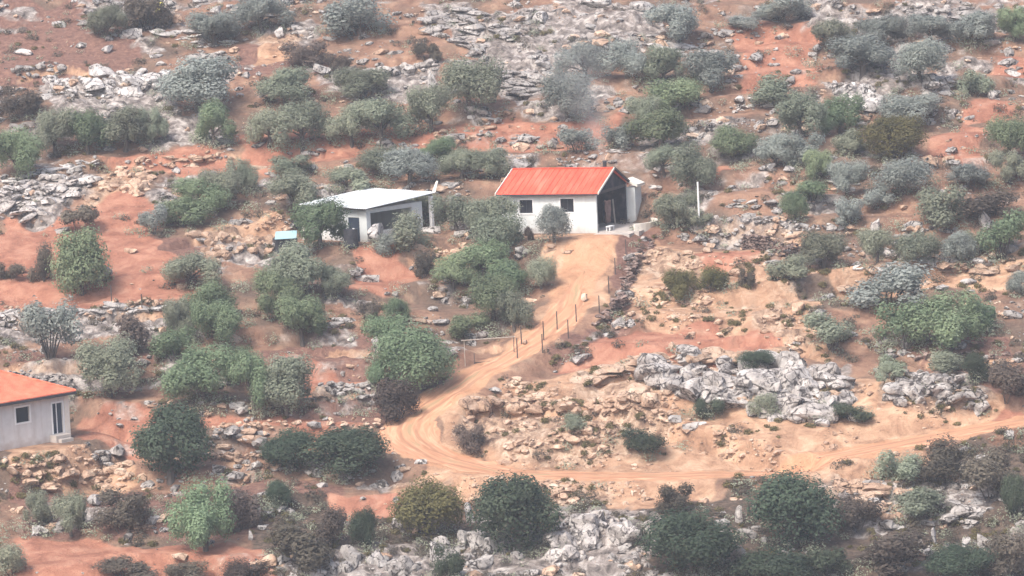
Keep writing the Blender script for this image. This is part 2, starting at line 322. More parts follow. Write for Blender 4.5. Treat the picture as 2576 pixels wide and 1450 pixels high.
weathered(M['plaster'], (.40, .36, .33), streak=.2); weathered(M['plaster_grey'], (.34, .28, .255))
M['soot_shade'] = noise_mat('soot_shade_plaster', [(.008, .008, .014), (.022, .021, .032), (.085, .075, .09)], 1.1, 5, bump=.1)  # soot colour deepened to near black, carrying the porch recess's shade
M['roof_red'] = noise_mat('red_roof_sheet', [(.58, .075, .045), (.72, .11, .065), (.77, .18, .12)], .9, 7, rough=.55, stretch=(1.6, .35, .35))
M['roof_orange'] = noise_mat('orange_roof_tiles', [(.52, .12, .07), (.68, .18, .105), (.74, .25, .155)], 1.2, 8, rough=.6, bump=.5, bscale=9)
M['trim'] = noise_mat('pale_trim', [(.66, .62, .56), (.76, .72, .66)], 2)
M['frame'] = noise_mat('white_frame', [(.72, .73, .74), (.80, .81, .82)], 2)
M['glass'] = noise_mat('dark_pane', [(.012, .013, .018), (.03, .032, .04)], 1.5, rough=.2)
M['tin'] = noise_mat('pale_sheet_metal', [(.38, .44, .50), (.60, .64, .67), (.74, .75, .75)], .9, 5, rough=.5, stretch=(1.3, .18, 1))
M['tin_blue'] = noise_mat('pale_blue_tin', [(.30, .50, .58), (.42, .62, .69)], 1, rough=.4)
M['darkmetal'] = noise_mat('dark_metal', [(.025, .027, .033), (.06, .06, .07)], 3, rough=.6)
M['darkwood'] = noise_mat('dark_wood', [(.05, .042, .042), (.11, .09, .085)], 4, stretch=(1, 1, .2))
M['wood'] = noise_mat('grey_wood', [(.28, .24, .21), (.46, .41, .36)], 4, stretch=(1, 1, .2))
M['yellowpaint'] = noise_mat('yellow_plastic', [(.62, .55, .12), (.72, .65, .2)], 2, rough=.5)
M['blue_door'] = noise_mat('blue_black_door', [(.02, .03, .05), (.04, .055, .085)], 2, rough=.45)
M['concrete'] = noise_mat('concrete', [(.34, .31, .29), (.5, .46, .43)], 1.2, 7, bump=.2)
M['cloth'] = noise_mat('brown_cloth', [(.16, .10, .085), (.34, .22, .19)], 2)

# ------------------------------------------------------------------ object helpers
def setp(o, label=None, cat=None, group=None, kind=None):
    for k_, v_ in (('label', label), ('category', cat), ('group', group), ('kind', kind)):
        if v_: o[k_] = v_
    return o
def link(name, me, m=None, parent=None):
    o = bpy.data.objects.new(name, me); COL.objects.link(o)
    if m is not None and me is not None and not me.materials: me.materials.append(m)
    if parent is not None: o.parent = parent
    return o
def empty(name, loc, rz=0, **kw):
    o = bpy.data.objects.new(name, None); COL.objects.link(o); o.location = loc; o.rotation_euler = (0, 0, rz); o.empty_display_size = .3
    return setp(o, **kw)
def mesh_np(name, V, faces, m=None, smooth=False):
    """faces: (n,3) or (n,4) integer array"""
    V = np.asarray(V, np.float32); Fc = np.asarray(faces, np.int32); k_ = Fc.shape[1]
    me = bpy.data.meshes.new(name)
    me.vertices.add(len(V)); me.vertices.foreach_set('co', V.ravel())
    me.loops.add(Fc.size); me.loops.foreach_set('vertex_index', Fc.ravel())
    me.polygons.add(len(Fc)); me.polygons.foreach_set('loop_start', np.arange(0, Fc.size, k_, dtype=np.int32))
    me.polygons.foreach_set('loop_total', np.full(len(Fc), k_, np.int32))
    me.polygons.foreach_set('use_smooth', np.full(len(Fc), smooth, bool))
    me.update(calc_edges=True)
    if m is not None: me.materials.append(m)
    return me
def from_bm(name, bm, m=None, parent=None, smooth=False, bevel=0):
    bmesh.ops.recalc_face_normals(bm, faces=bm.faces)
    if bevel: bmesh.ops.bevel(bm, geom=list(bm.edges), offset=bevel, segments=1, affect='EDGES', clamp_overlap=True)
    me = bpy.data.meshes.new(name); bm.to_mesh(me); bm.free()
    if smooth:
        for p in me.polygons: p.use_smooth = True
    if m is not None: me.materials.append(m)
    return link(name, me, None, parent)
def bx(bm, x0, x1, y0, y1, z0, z1):
    vs = [bm.verts.new((x, y, z)) for z in (z0, z1) for (x, y) in ((x0, y0), (x1, y0), (x1, y1), (x0, y1))]
    for f in ((3, 2, 1, 0), (4, 5, 6, 7), (0, 1, 5, 4), (1, 2, 6, 5), (2, 3, 7, 6), (3, 0, 4, 7)): bm.faces.new([vs[i] for i in f])
def prism(bm, quad, d):
    """a thick plate: quad corners (3-D) extruded by the vector d"""
    a = [bm.verts.new(q) for q in quad]; b = [bm.verts.new(Vector(q)+Vector(d)) for q in quad]; n = len(a)
    bm.faces.new(a[::-1]); bm.faces.new(b)
    for i in range(n): bm.faces.new((a[i], a[(i+1) % n], b[(i+1) % n], b[i]))
def rod(bm, p, q, r0, r1=None, seg=7):
    p = Vector(p); q = Vector(q); r1 = r0 if r1 is None else r1
    t = (q-p).normalized(); a = t.orthogonal().normalized(); b = t.cross(a)
    A = [bm.verts.new(p+(a*math.cos(6.2832*i/seg)+b*math.sin(6.2832*i/seg))*r0) for i in range(seg)]
    B = [bm.verts.new(q+(a*math.cos(6.2832*i/seg)+b*math.sin(6.2832*i/seg))*r1) for i in range(seg)]
    for i in range(seg): bm.faces.new((A[i], A[(i+1) % seg], B[(i+1) % seg], B[i]))
    bm.faces.new(A[::-1]); bm.faces.new(B)
def wall_cells(bm, xs, zs, y0, y1, holes, axis='x'):
    """a wall from xs[0] to xs[-1] with rectangular openings (x0, x1, z0, z1); axis 'y' builds it along y"""
    X = sorted(set(xs+[h[0] for h in holes]+[h[1] for h in holes])); Zs = sorted(set(zs+[h[2] for h in holes]+[h[3] for h in holes]))
    for i in range(len(X)-1):
        for j in range(len(Zs)-1):
            cx = (X[i]+X[i+1])/2; cz = (Zs[j]+Zs[j+1])/2
            if any(h[0] < cx < h[1] and h[2] < cz < h[3] for h in holes): continue
            if axis == 'x': bx(bm, X[i], X[i+1], y0, y1, Zs[j], Zs[j+1])
            else: bx(bm, y0, y1, X[i], X[i+1], Zs[j], Zs[j+1])
    bmesh.ops.remove_doubles(bm, verts=bm.verts, dist=1e-5)
    seen = {}
    for f in list(bm.faces): seen.setdefault(tuple(sorted(v.index for v in f.verts)) if False else frozenset(f.verts), []).append(f)
    dead = [f for fs in seen.values() if len(fs) > 1 for f in fs]
    if dead: bmesh.ops.delete(bm, geom=dead, context='FACES_ONLY')

# ------------------------------------------------------------------ labels that say which one
MARKS = [('red-roofed white house', 1400, 510), ('sheet-roofed shed', 925, 530), ('orange-roofed house', 70, 1040), ('bend of the dirt track', 1040, 1110),
         ('broken wall by the track', 1575, 690), ('big grey outcrop', 1880, 985), ('white pole', 1752, 520), ('rail gate', 1230, 885), ('blue-lidded dark coop', 718, 600),
         ('pale bottom boulders', 1490, 1350), ('layered white slabs', 1330, 120), ('pinkish soil field', 1950, 140), ('pale upper-left rocks', 280, 240), ('orange earth bank', 180, 1200),
         ('yellow drum', 402, 25), ('purple-brown retaining wall', 1960, 610), ('photo\'s top right corner', 2576, 0), ('photo\'s bottom right corner', 2576, 1450),
         ('photo\'s bottom left corner', 0, 1450), ('photo\'s right edge middle', 2576, 725), ('photo\'s left edge middle', 0, 725), ('photo\'s bottom edge middle', 1288, 1450)]
DIRS = ['right of', 'above and right of', 'above', 'above and left of', 'left of', 'below and left of', 'below', 'below and right of']
ORD = ['nearest', 'second nearest', 'third nearest', 'fourth nearest', 'fifth nearest', 'sixth nearest', 'seventh nearest', 'eighth nearest', 'ninth nearest']
def make_labels(items):
    """items: list of (u, v, kind words, adjective words); a label for each, single within its kind"""
    n = len(items); best = [None]*n; kinds = set(i[2] for i in items); used = set()
    cand = []
    for (name, mu, mv) in MARKS:
        for kd in kinds:
            sec = {}
            for i, it in enumerate(items):
                if it[2] != kd: continue
                a = math.degrees(math.atan2(mv-it[1], it[0]-mu)) % 360
                sec.setdefault(int(((a+22.5) % 360)//45), []).append((math.hypot(it[0]-mu, it[1]-mv), i))
            for s, lst in sec.items():
                lst.sort()
                for rk, (d, i) in enumerate(lst[:9]): cand.append((rk, d, i, s, name))
    cand.sort()
    for rk, d, i, s, name in cand:
        if best[i] is None: best[i] = (rk, s, name)
    out = []
    for i, it in enumerate(items):
        b = best[i]
        if b is None: out.append(f'{it[3]} {it[2]}'); continue
        out.append(f'{it[3]} {it[2]}, {ORD[b[0]]} {DIRS[b[1]]} the {b[2]}'.replace('the photo', 'photo'))
    return out

# ------------------------------------------------------------------ ground
def ground_material():
    m, N, L, B = mat('hillside_soil')
    tc = N.new('ShaderNodeTexCoord')
    def nz(scale, det=7, dist=0., rough=.65, st=None):
        n = N.new('ShaderNodeTexNoise'); n.inputs['Scale'].default_value = scale; n.inputs['Detail'].default_value = det
        n.inputs['Distortion'].default_value = dist; n.inputs['Roughness'].default_value = rough
        if st:
            mp = N.new('ShaderNodeMapping'); mp.inputs['Scale'].default_value = st; L.new(tc.outputs['Object'], mp.inputs[0]); L.new(mp.outputs[0], n.inputs[0])
        else: L.new(tc.outputs['Object'], n.inputs[0])
        return n.outputs[0]
    def ramp(f, cols, lo=.3, hi=.7):
        cr = N.new('ShaderNodeValToRGB'); e = cr.color_ramp.elements
        e[0].position = lo; e[0].color = rgb(cols[0]); e[1].position = hi; e[1].color = rgb(cols[-1])
        for i, c in enumerate(cols[1:-1]):
            x = e.new(lo+(hi-lo)*(i+1)/(len(cols)-1)); x.color = rgb(c)
        L.new(f, cr.inputs[0]); return cr.outputs[0]
    def math_(op, a, b):
        k_ = N.new('ShaderNodeMath'); k_.operation = op
        for i, x in enumerate((a, b)):
            if isinstance(x, (int, float)): k_.inputs[i].default_value = x
            else: L.new(x, k_.inputs[i])
        return k_.outputs[0]
    def mixc(f, a, b):
        x = N.new('ShaderNodeMix'); x.data_type = 'RGBA'; L.new(f, x.inputs['Factor']); L.new(a, x.inputs['A']); L.new(b, x.inputs['B']); return x.outputs['Result']
    def attr(n):
        a = N.new('ShaderNodeAttribute'); a.attribute_name = n; return a.outputs['Fac']
    big = nz(.12, 5, .6); mid = nz(.55, 8, .4); fine = nz(2.4, 8, .3); fin2 = nz(6, 6)
    def edge(a, w=.55):     # a zone's edge broken up by noise
        e = math_('ADD', a, math_('MULTIPLY', math_('SUBTRACT', mid, .5), w))
        mr = N.new('ShaderNodeMapRange'); mr.interpolation_type = 'SMOOTHSTEP'; mr.inputs[1].default_value = .32; mr.inputs[2].default_value = .68; L.new(e, mr.inputs[0]); return mr.outputs[0]
    base = ramp(mid, [(.115, .066, .048), (.21, .121, .086), (.30, .185, .13), (.40, .275, .19)], .28, .72)
    scr = ramp(fine, [(.07, .056, .047), (.15, .12, .095)])
    col = mixc(ramp(big, [(0, 0, 0), (.75, .75, .75)], .45, .6), base, scr)
    col = mixc(edge(attr('brown')), col, ramp(fine, [(.11, .062, .05), (.185, .104, .083), (.26, .155, .118)]))
    col = mixc(edge(attr('dark')), col, ramp(fine, [(.05, .04, .034), (.10, .075, .06), (.19, .14, .105)]))
    col = mixc(edge(attr('tan')), col, ramp(mid, [(.15, .090, .064), (.34, .205, .135), (.47, .305, .205), (.58, .42, .30)]))
    col = mixc(edge(attr('red')), col, ramp(mid, [(.205, .088, .060), (.34, .158, .108), (.46, .255, .178)]))
    col = mixc(edge(attr('track'), .3), col, ramp(mid, [(.40, .21, .125), (.48, .27, .165), (.54, .345, .22)]))
    rk = ramp(nz(1.1, 9, .5), [(.075, .065, .06), (.24, .21, .195), (.50, .465, .44)], .36, .66)
    rt = ramp(nz(1.0, 9, .5), [(.15, .095, .07), (.36, .25, .18), (.57, .45, .35)], .36, .66)
    rk = mixc(attr('tan'), rk, rt)
    col = mixc(edge(attr('rock'), 1.0), col, rk)
    # small pale stones lying in the soil
    vo = N.new('ShaderNodeTexVoronoi'); vo.inputs['Scale'].default_value = 2.6; vo.inputs['Randomness'].default_value = 1; L.new(tc.outputs['Object'], vo.inputs[0])
    st = ramp(vo.outputs['Distance'], [(1, 1, 1), (0, 0, 0)], .1, .19)
    st = math_('MULTIPLY', st, ramp(nz(.3, 4), [(0, 0, 0), (1, 1, 1)], .5, .62))
    col = mixc(st, col, rt)
    L.new(col, B.inputs['Base Color']); B.inputs['Roughness'].default_value = .95; B.inputs['Specular IOR Level'].default_value = .1
    b = N.new('ShaderNodeBump'); b.inputs['Strength'].default_value = .8; b.inputs['Distance'].default_value = .25
    L.new(math_('ADD', fine, math_('MULTIPLY', fin2, .5)), b.inputs['Height']); L.new(b.outputs[0], B.inputs['Normal'])
    return m
M['ground'] = ground_material()
ny, nx = XX.shape
idx = np.arange(ny*nx).reshape(ny, nx)
quads = np.stack([idx[:-1, :-1], idx[:-1, 1:], idx[1:, 1:], idx[1:, :-1]], -1).reshape(-1, 4)
gme = mesh_np('ground', np.stack([XX, YY, Zf], -1).reshape(-1, 3), quads, M['ground'], True)
for nm, a in (('rock', RK), ('red', M_RED), ('brown', M_BROWN), ('tan', M_TAN), ('dark', M_DARK), ('track', M_TRK*.0+M_TRK)):
    at_ = gme.attributes.new(nm, 'FLOAT', 'POINT'); at_.data.foreach_set('value', a.ravel().astype(np.float32))
setp(link('ground', gme), 'rocky terraced hillside of red and tan soil', 'ground', kind='structure')
# the dirt track itself: a beaten sheet on its bench, ragged at both edges
m, N, L, B = mat('beaten_dirt')
uvn = N.new('ShaderNodeUVMap'); mp = N.new('ShaderNodeMapping'); mp.inputs['Scale'].default_value = (2.6, .4, 1); L.new(uvn.outputs[0], mp.inputs[0])
n1 = N.new('ShaderNodeTexNoise'); n1.inputs['Scale'].default_value = 1.0; n1.inputs['Detail'].default_value = 7; n1.inputs['Distortion'].default_value = .9; L.new(mp.outputs[0], n1.inputs[0])
cr = N.new('ShaderNodeValToRGB'); e = cr.color_ramp.elements; e[0].position = .3; e[0].color = (.36, .19, .115, 1); e[1].position = .7; e[1].color = (.56, .36, .235, 1); x = e.new(.5); x.color = (.50, .265, .165, 1)
L.new(n1.outputs[0], cr.inputs[0]); sx = N.new('ShaderNodeSeparateXYZ'); L.new(uvn.outputs[0], sx.inputs[0])
n3 = N.new('ShaderNodeTexNoise'); n3.inputs['Scale'].default_value = .35; n3.inputs['Detail'].default_value = 5; L.new(uvn.outputs[0], n3.inputs[0])
def near(c0, w_):
    q0 = N.new('ShaderNodeMath'); q0.operation = 'MULTIPLY_ADD'; q0.inputs[1].default_value = 1.1; L.new(n3.outputs[0], q0.inputs[0]); L.new(sx.outputs['X'], q0.inputs[2])
    q1 = N.new('ShaderNodeMath'); q1.operation = 'SUBTRACT'; q1.inputs[1].default_value = c0+.55; L.new(q0.outputs[0], q1.inputs[0])
    q2 = N.new('ShaderNodeMath'); q2.operation = 'ABSOLUTE'; L.new(q1.outputs[0], q2.inputs[0])
    q3 = N.new('ShaderNodeMapRange'); q3.interpolation_type = 'SMOOTHSTEP'; q3.inputs[1].default_value = w_; q3.inputs[2].default_value = w_*.3; L.new(q2.outputs[0], q3.inputs[0]); return q3.outputs[0]
def over(fac, col_, c_, amt):
    f_ = N.new('ShaderNodeMath'); f_.operation = 'MULTIPLY'; f_.inputs[1].default_value = amt; L.new(fac, f_.inputs[0])
    x_ = N.new('ShaderNodeMix'); x_.data_type = 'RGBA'; x_.inputs['B'].default_value = rgb(c_); L.new(f_.outputs[0], x_.inputs['Factor']); L.new(col_, x_.inputs['A']); return x_.outputs['Result']
gap = N.new('ShaderNodeMapRange'); gap.inputs[1].default_value = .45; gap.inputs[2].default_value = .6; L.new(n1.outputs[0], gap.inputs[0])
wd_ = N.new('ShaderNodeMath'); wd_.operation = 'MULTIPLY'; L.new(near(0, .42), wd_.inputs[0]); L.new(gap.outputs[0], wd_.inputs[1])
tc_ = over(near(-.72, .28), cr.outputs[0], (.28, .15, .095), .6); tc_ = over(near(.72, .28), tc_, (.28, .15, .095), .6); tc_ = over(wd_.outputs[0], tc_, (.26, .21, .12), .75)
L.new(tc_, B.inputs['Base Color']); B.inputs['Roughness'].default_value = .95; B.inputs['Specular IOR Level'].default_value = .1
bp = N.new('ShaderNodeBump'); bp.inputs['Strength'].default_value = .5; bp.inputs['Distance'].default_value = .15; L.new(n1.outputs[0], bp.inputs['Height']); L.new(bp.outputs[0], B.inputs['Normal'])
M['dirt'] = m
cut = int(len(TL)*.93); T2 = TL[:cut]
tan_ = np.gradient(T2, axis=0); tan_ /= np.linalg.norm(tan_, axis=1)[:, None]; nrm = np.stack([-tan_[:, 1], tan_[:, 0]], 1)
sl_ = np.concatenate([[0], np.cumsum(np.linalg.norm(np.diff(T2, axis=0), axis=1))])
wl = 1.4+1.0*(fbm(sl_/2, sl_*0, 201, 4)-.5)*2; wr = 1.4+1.0*(fbm(sl_/2, sl_*0+9, 202, 4)-.5)*2
bend = 1+.45*np.exp(-((np.arange(len(sl_))/len(TL)-.5)/.1)**2); wl = wl*bend; wr = wr*bend; endk = np.clip((sl_[-1]-sl_)/9, .05, 1); wl = wl*endk; wr = wr*endk
V_ = []; UV_ = []
for t in np.linspace(-1, 1, 9):
    w_ = np.where(t < 0, wl, wr)*t; q = T2+nrm*w_[:, None]
    dip = -.05*math.exp(-((abs(t)-.5)/.16)**2) - .07*(abs(t) == 1)
    zq = interp(Zf, q[:, 0], q[:, 1]); V_.append(np.stack([q[:, 0], q[:, 1], zq+.07+dip], 1)); UV_.append(np.stack([w_, sl_], 1))
V_ = np.stack(V_, 1); UV_ = np.stack(UV_, 1); na, nb = V_.shape[:2]; ii = np.arange(na*nb).reshape(na, nb)
tq = np.stack([ii[:-1, :-1], ii[:-1, 1:], ii[1:, 1:], ii[1:, :-1]], -1).reshape(-1, 4)
tme = mesh_np('dirt_track', V_.reshape(-1, 3), tq, M['dirt'], True)
uvl = tme.uv_layers.new(name='UVMap'); uvl.data.foreach_set('uv', UV_.reshape(-1, 2)[tq.ravel()].astype(np.float32).ravel())
setp(link('dirt_track', tme), 'orange dirt track bending round the rocky slope', 'track', kind='structure')

# ------------------------------------------------------------------ rocks
def ico(sub):
    bm = bmesh.new(); bmesh.ops.create_icosphere(bm, subdivisions=sub, radius=1)
    v = np.array([q.co[:] for q in bm.verts]); f = np.array([[w.index for w in p.verts] for p in bm.faces]); bm.free(); return v, f
ICO = {s: ico(s) for s in (1, 2, 3, 4)}
def rock_shape(sub, seed, planes=16, rough=.17, boxy=.6):
    """a chiselled block: a sphere cut by random planes, roughened"""
    g = np.random.default_rng(seed); v, f = ICO[sub]; v = v.copy()
    p = np.abs(v).max(1, keepdims=True); v = v*(1-boxy)+v/p*boxy*.85
    for _ in range(planes):
        n = g.normal(size=3); n /= np.linalg.norm(n); d = g.uniform(.42, .88)
        s = v@n; o = s > d; v[o] -= (s[o]-d)[:, None]*n
    o = g.uniform(0, 99, 3)
    nzv = fbm(v[:, 0]*1.7+o[0]+v[:, 2]*.9, v[:, 1]*1.7+o[1]-v[:, 2]*1.3, int(seed) % 97, 4)-.5
    return v*(1+rough*2*nzv)[:, None], f
ROCKS = {s: [rock_shape(s, 100*s+i, boxy=RNG.uniform(.3, .9)) for i in range(n)] for s, n in ((1, 8), (2, 14), (3, 10))}
def rotz(a):
    c, s = math.cos(a), math.sin(a); return np.array([[c, -s, 0], [s, c, 0], [0, 0, 1.]])
def rotxy(ax, ay):
    c, s = math.cos(ax), math.sin(ax); A = np.array([[1, 0, 0], [0, c, -s], [0, s, c]]); c, s = math.cos(ay), math.sin(ay)
    return A@np.array([[c, 0, s], [0, 1, 0], [-s, 0, c]])
class Heap:
    def __init__(self): self.v = []; self.f = []; self.n = 0
    def add(self, v, f): self.v.append(v); self.f.append(f+self.n); self.n += len(v)
    def mesh(self, name, m, smooth=False): return mesh_np(name, np.concatenate(self.v), np.concatenate(self.f), m, smooth)
def pts_in(poly, n):
    p = np.array(poly, float); lo = p.min(0); hi = p.max(0); out = []
    while len(out) < n:
        q = RNG.uniform(lo, hi); c = False
        for i in range(len(p)):
            x1, y1 = p[i]; x2, y2 = p[(i+1) % len(p)]
            if (y1 > q[1]) != (y2 > q[1]) and q[0] < (x2-x1)*(q[1]-y1)/(y2-y1)+x1: c = not c
        if c: out.append(q)
    return np.array(out)
def outcrop(name, label, cat, poly, n, size, shape=(1.2, 1, .65), mt='rock', tilt=(.15, .0), sub=2, lift=.1, group=None, yaw=3.14):
    q = pts_in(poly, n); P = cast(Zf, q[:, 0], q[:, 1]); S = size[0]*(size[1]/size[0])**(RNG.random(n)**1.7)/2
    D = np.linalg.norm(P[:, None]-P[None], axis=2) < (S[:, None]+S[None])*1.15; best = None; left = set(range(n))   # one connected mass
    while left:
        st = [left.pop()]; grp = list(st)
        while st:
            nb = [j for j in np.nonzero(D[st.pop()])[0] if j in left]; left.difference_update(nb); st += nb; grp += nb
        if best is None or len(grp) > len(best): best = grp
    P = P[best]; S = S[best]; C0 = P.mean(0); C0[2] = H(C0[0], C0[1]); hp = Heap()
    for p, s in zip(P, S):
        v, f = ROCKS[sub][RNG.integers(len(ROCKS[sub]))]
        sc = s*np.array(shape)*RNG.uniform(.75, 1.3, 3)
        v = (v*sc)@rotz(RNG.uniform(-yaw, yaw)).T@rotxy(RNG.normal(0, tilt[0]), tilt[1]+RNG.normal(0, tilt[0])).T
        hp.add(v+p-C0+np.array([0, 0, sc[2]*lift]), f)
    o = link(name, hp.mesh(name, M[mt])); o.location = C0
    return setp(o, label, cat, group)
OC = 'rock_outcrop'; G = 'limestone outcrops on the hillside'
def oc(label, poly, n, size, **k): return outcrop(OC, label, 'outcrop', poly, n, size, group=G, **k)
oc('big grey broken outcrop above the dirt track on the right', [(1640,925),(1850,925),(2000,915),(2130,960),(2140,1030),(2050,1055),(1950,1060),(1800,1010),(1650,975)], 260, (.7, 2.9), shape=(1.35,1,.75), tilt=(.12,.05), sub=3, lift=.15)
oc('tan jointed ledge along the top of the big grey outcrop', [(1450,950),(1600,905),(1750,890),(1950,890),(1960,915),(1700,930),(1500,980)], 70, (.8, 2.6), mt='rock_tan', shape=(1.6,1,.5), tilt=(.08,.0), yaw=.6)
oc('rounded grey outcrop near the right edge above the track', [(2230,985),(2280,950),(2370,945),(2480,990),(2490,1035),(2380,1030),(2300,1010),(2240,1030)], 75, (.5, 2.3), mt='rock', shape=(1.3,1,.75), tilt=(.14,.05), sub=3, lift=.2)
oc('tan rubble outcrop inside the bend of the track', [(1140,1040),(1300,1020),(1500,1040),(1640,1060),(1620,1130),(1450,1120),(1300,1140),(1160,1120)], 130, (.4, 1.7), mt='rock_tan', lift=.05)
oc('tan broken ledge curving left from the big outcrop to the track bend', [(1170,1025),(1330,1000),(1480,958),(1640,985),(1650,1045),(1480,1050),(1330,1040),(1180,1068)], 150, (.5, 2.2), mt='rock_tan', shape=(1.3,1,.7), sub=3, lift=.12)
oc('large pale boulder mass between dark trees at the bottom', [(1370,1320),(1420,1285),(1610,1280),(1610,1340),(1560,1400),(1560,1450),(1420,1450),(1370,1350)], 75, (.6, 2.5), shape=(1.05,1,.95), lift=.3)
oc('grey slab outcrop at the left edge below the upper terrace', [(0,480),(100,445),(230,430),(240,470),(150,530),(60,560),(0,555)], 90, (.6, 2.4), tilt=(.15, -.12), shape=(1.5,1,.5))
oc('tan bank of boulders under the upper terrace rim', [(230,425),(350,415),(400,450),(350,500),(260,480)], 55, (.6, 1.9), mt='rock_tan')
oc('grey and pink crag with dark cleft left of the shed', [(510,590),(590,570),(690,580),(690,640),(590,640),(560,670),(515,660)], 60, (.5, 1.7), mt='rock_tan', shape=(1,1,.9), lift=.1)
oc('pale jumbled boulders in the upper left of the photo', [(120,200),(240,180),(430,190),(400,250),(430,310),(320,280),(200,270),(130,240)], 85, (.7, 2.6), mt='rock_pale', tilt=(.25, .2))
oc('layered white limestone slabs at the top centre', [(1050,40),(1180,20),(1350,60),(1500,40),(1640,60),(1600,100),(1420,110),(1350,150),(1180,130),(1100,100)], 110, (.7, 2.6), shape=(1.6,1,.4), tilt=(.12, .14), yaw=.8)
oc('long thin grey slabs dipping right above the red roof', [(1260,180),(1380,200),(1400,270),(1330,260),(1260,230)], 36, (.8, 2.6), shape=(1.7,.9,.36), tilt=(.1, .16), yaw=.6)
oc('bright block outcrop in the middle of the top slope', [(1330,120),(1430,110),(1430,220),(1360,210),(1330,170)], 45, (.6, 2), mt='rock_pale', shape=(1.1,1,.7))
oc('pale outcrop with tall block left of the top slabs', [(860,180),(1000,165),(1110,155),(1110,235),(1060,230),(960,200),(880,210)], 55, (.6, 2.2), shape=(1.1,1,.8))
oc('twin white rocks below the pinkish soil field', [(2090,210),(2180,185),(2210,230),(2230,270),(2150,280),(2100,235)], 26, (.9, 2.8), mt='rock_pale', shape=(1.3,1,.8))
oc('white tilted slab outcrop near the upper right edge', [(2330,180),(2420,175),(2400,245),(2330,235)], 22, (.8, 2.4), mt='rock_pale', shape=(1.4,1,.7))
oc('pale ledge in the top right corner of the photo', [(2270,20),(2420,25),(2570,0),(2560,30),(2420,50),(2290,65)], 50, (.6, 2.2), shape=(1.6,1,.5))
oc('grey loose rocks along the left terrace bank', [(0,800),(180,790),(330,775),(330,845),(230,860),(0,850)], 80, (.5, 1.6))
oc('pale stone heap on the terrace right of the green trees', [(790,965),(930,960),(940,985),(840,1000)], 50, (.4, 1.1), shape=(1.2,1,.6))
oc('orange earth and stone bank at the lower left edge', [(0,1165),(120,1160),(330,1160),(340,1225),(200,1240),(60,1230)], 90, (.5, 1.7), mt='rock_tan')
oc('tan rubble slope right of the broken wall', [(1650,620),(1880,630),(2050,770),(2090,870),(1900,850),(1800,720),(1650,700)], 90, (.3, 1.2), mt='rock_tan', shape=(1.4,1,.45), lift=-.1)
oc('tan rubble apron under the track at bottom centre', [(1020,1200),(1500,1215),(1900,1210),(1880,1250),(1640,1270),(1400,1280),(1300,1230),(1050,1240)], 130, (.4, 1.6), mt='rock_tan', shape=(1.3,1,.6))
oc('pale rocks below the track at the lower right', [(2060,1230),(2180,1210),(2290,1250),(2260,1310),(2120,1290)], 55, (.5, 2), mt='rock_tan')
oc('long grey ledge in the scrub at the lower right', [(2200,1350),(2220,1330),(2440,1270),(2480,1300),(2440,1330),(2300,1345)], 45, (.5, 2), shape=(1.6,1,.6))
oc('white rocks along the bottom edge left of centre', [(730,1410),(900,1390),(1050,1420),(1080,1450),(740,1450)], 34, (.8, 2.2), mt='rock_pale', shape=(1,1,1.2))
oc('white upright rocks along the bottom edge at centre', [(1090,1400),(1190,1360),(1360,1390),(1360,1450),(1100,1450)], 46, (.7, 2.1), mt='rock_pale', shape=(1,1,1.2))
oc('pale ledge under the trees at the right edge', [(2060,690),(2150,660),(2400,650),(2576,640),(2576,690),(2350,690),(2150,700)], 90, (.5, 1.9), mt='rock_tan', shape=(1.6,1,.5))
oc('stony shelf between the shed and the red-roofed house', [(1040,620),(1200,610),(1210,640),(1050,650)], 30, (.4, 1.3), mt='rock_tan')
oc('white striped rocks by the top left trees', [(380,120),(560,130),(560,160),(400,160)], 30, (.5, 2), shape=(1.8,1,.4))
oc('pale rocks at the top left corner', [(40,30),(330,10),(330,60),(120,70)], 40, (.5, 1.8), shape=(1.5,1,.5))
oc('white ledge crossing the slope behind the red roof', [(1540,378),(1700,370),(1700,382),(1540,390)], 22, (.5, 1.4), shape=(1.8,.8,.4), yaw=.3)
oc('grey rocks at the left edge under the top slope', [(20,170),(160,120),(160,190),(60,210)], 30, (.5, 1.7))
oc('tan ledge rim along the upper terrace edge', [(420,408),(650,398),(900,398),(900,412),(640,412),(420,425)], 60, (.4, 1.4), mt='rock_tan', shape=(1.8,.9,.45), yaw=.4)
oc('grey rocks in the right scrub above the dry bushes', [(2190,855),(2260,850),(2300,900),(2210,900)], 20, (.4, 1.3))
oc('pale rocks and ledges right of the white pole', [(1800,500),(2000,490),(2010,520),(1880,560),(1800,540)], 40, (.4, 1.6), shape=(1.6,1,.45))
oc('pale rock edge on the slope right of the smoke', [(1770,270),(1880,250),(1980,270),(1950,300),(1800,300)], 35, (.5, 1.9), shape=(1.6,1,.5))
oc('long cream ledge of flat stones along the terrace at the left edge', [(-10,792),(200,780),(430,772),(430,782),(200,792),(-10,804)], 70, (.5, 1.5), mt='rock_pale', shape=(1.7,.8,.42), yaw=.3)
oc('cream ledge of flat stones under the trees by the right edge', [(2060,678),(2250,668),(2576,646),(2576,658),(2250,680),(2060,690)], 70, (.5, 1.6), mt='rock_pale', shape=(1.7,.8,.45), yaw=.3)
oc('cream ledge along the curved tan bank above the lower track', [(1180,1012),(1340,1000),(1500,1020),(1660,1052),(1820,1094),(1820,1104),(1660,1064),(1500,1034),(1340,1012),(1180,1024)], 70, (.4, 1.4), mt='rock_tan', shape=(1.6,.8,.5), yaw=.4)
oc('pale ledge along the sloping rim at the far left', [(-10,470),(110,432),(240,402),(240,414),(110,446),(-10,484)], 50, (.5, 1.6), mt='rock_pale', shape=(1.7,.8,.45), yaw=.3)
oc('streaky white slabs between the top trees left of centre', [(380,60),(600,100),(640,130),(560,140),(400,90)], 40, (.5, 1.9), mt='rock_pale', shape=(1.8,.8,.4), tilt=(.1,.1), yaw=.5)
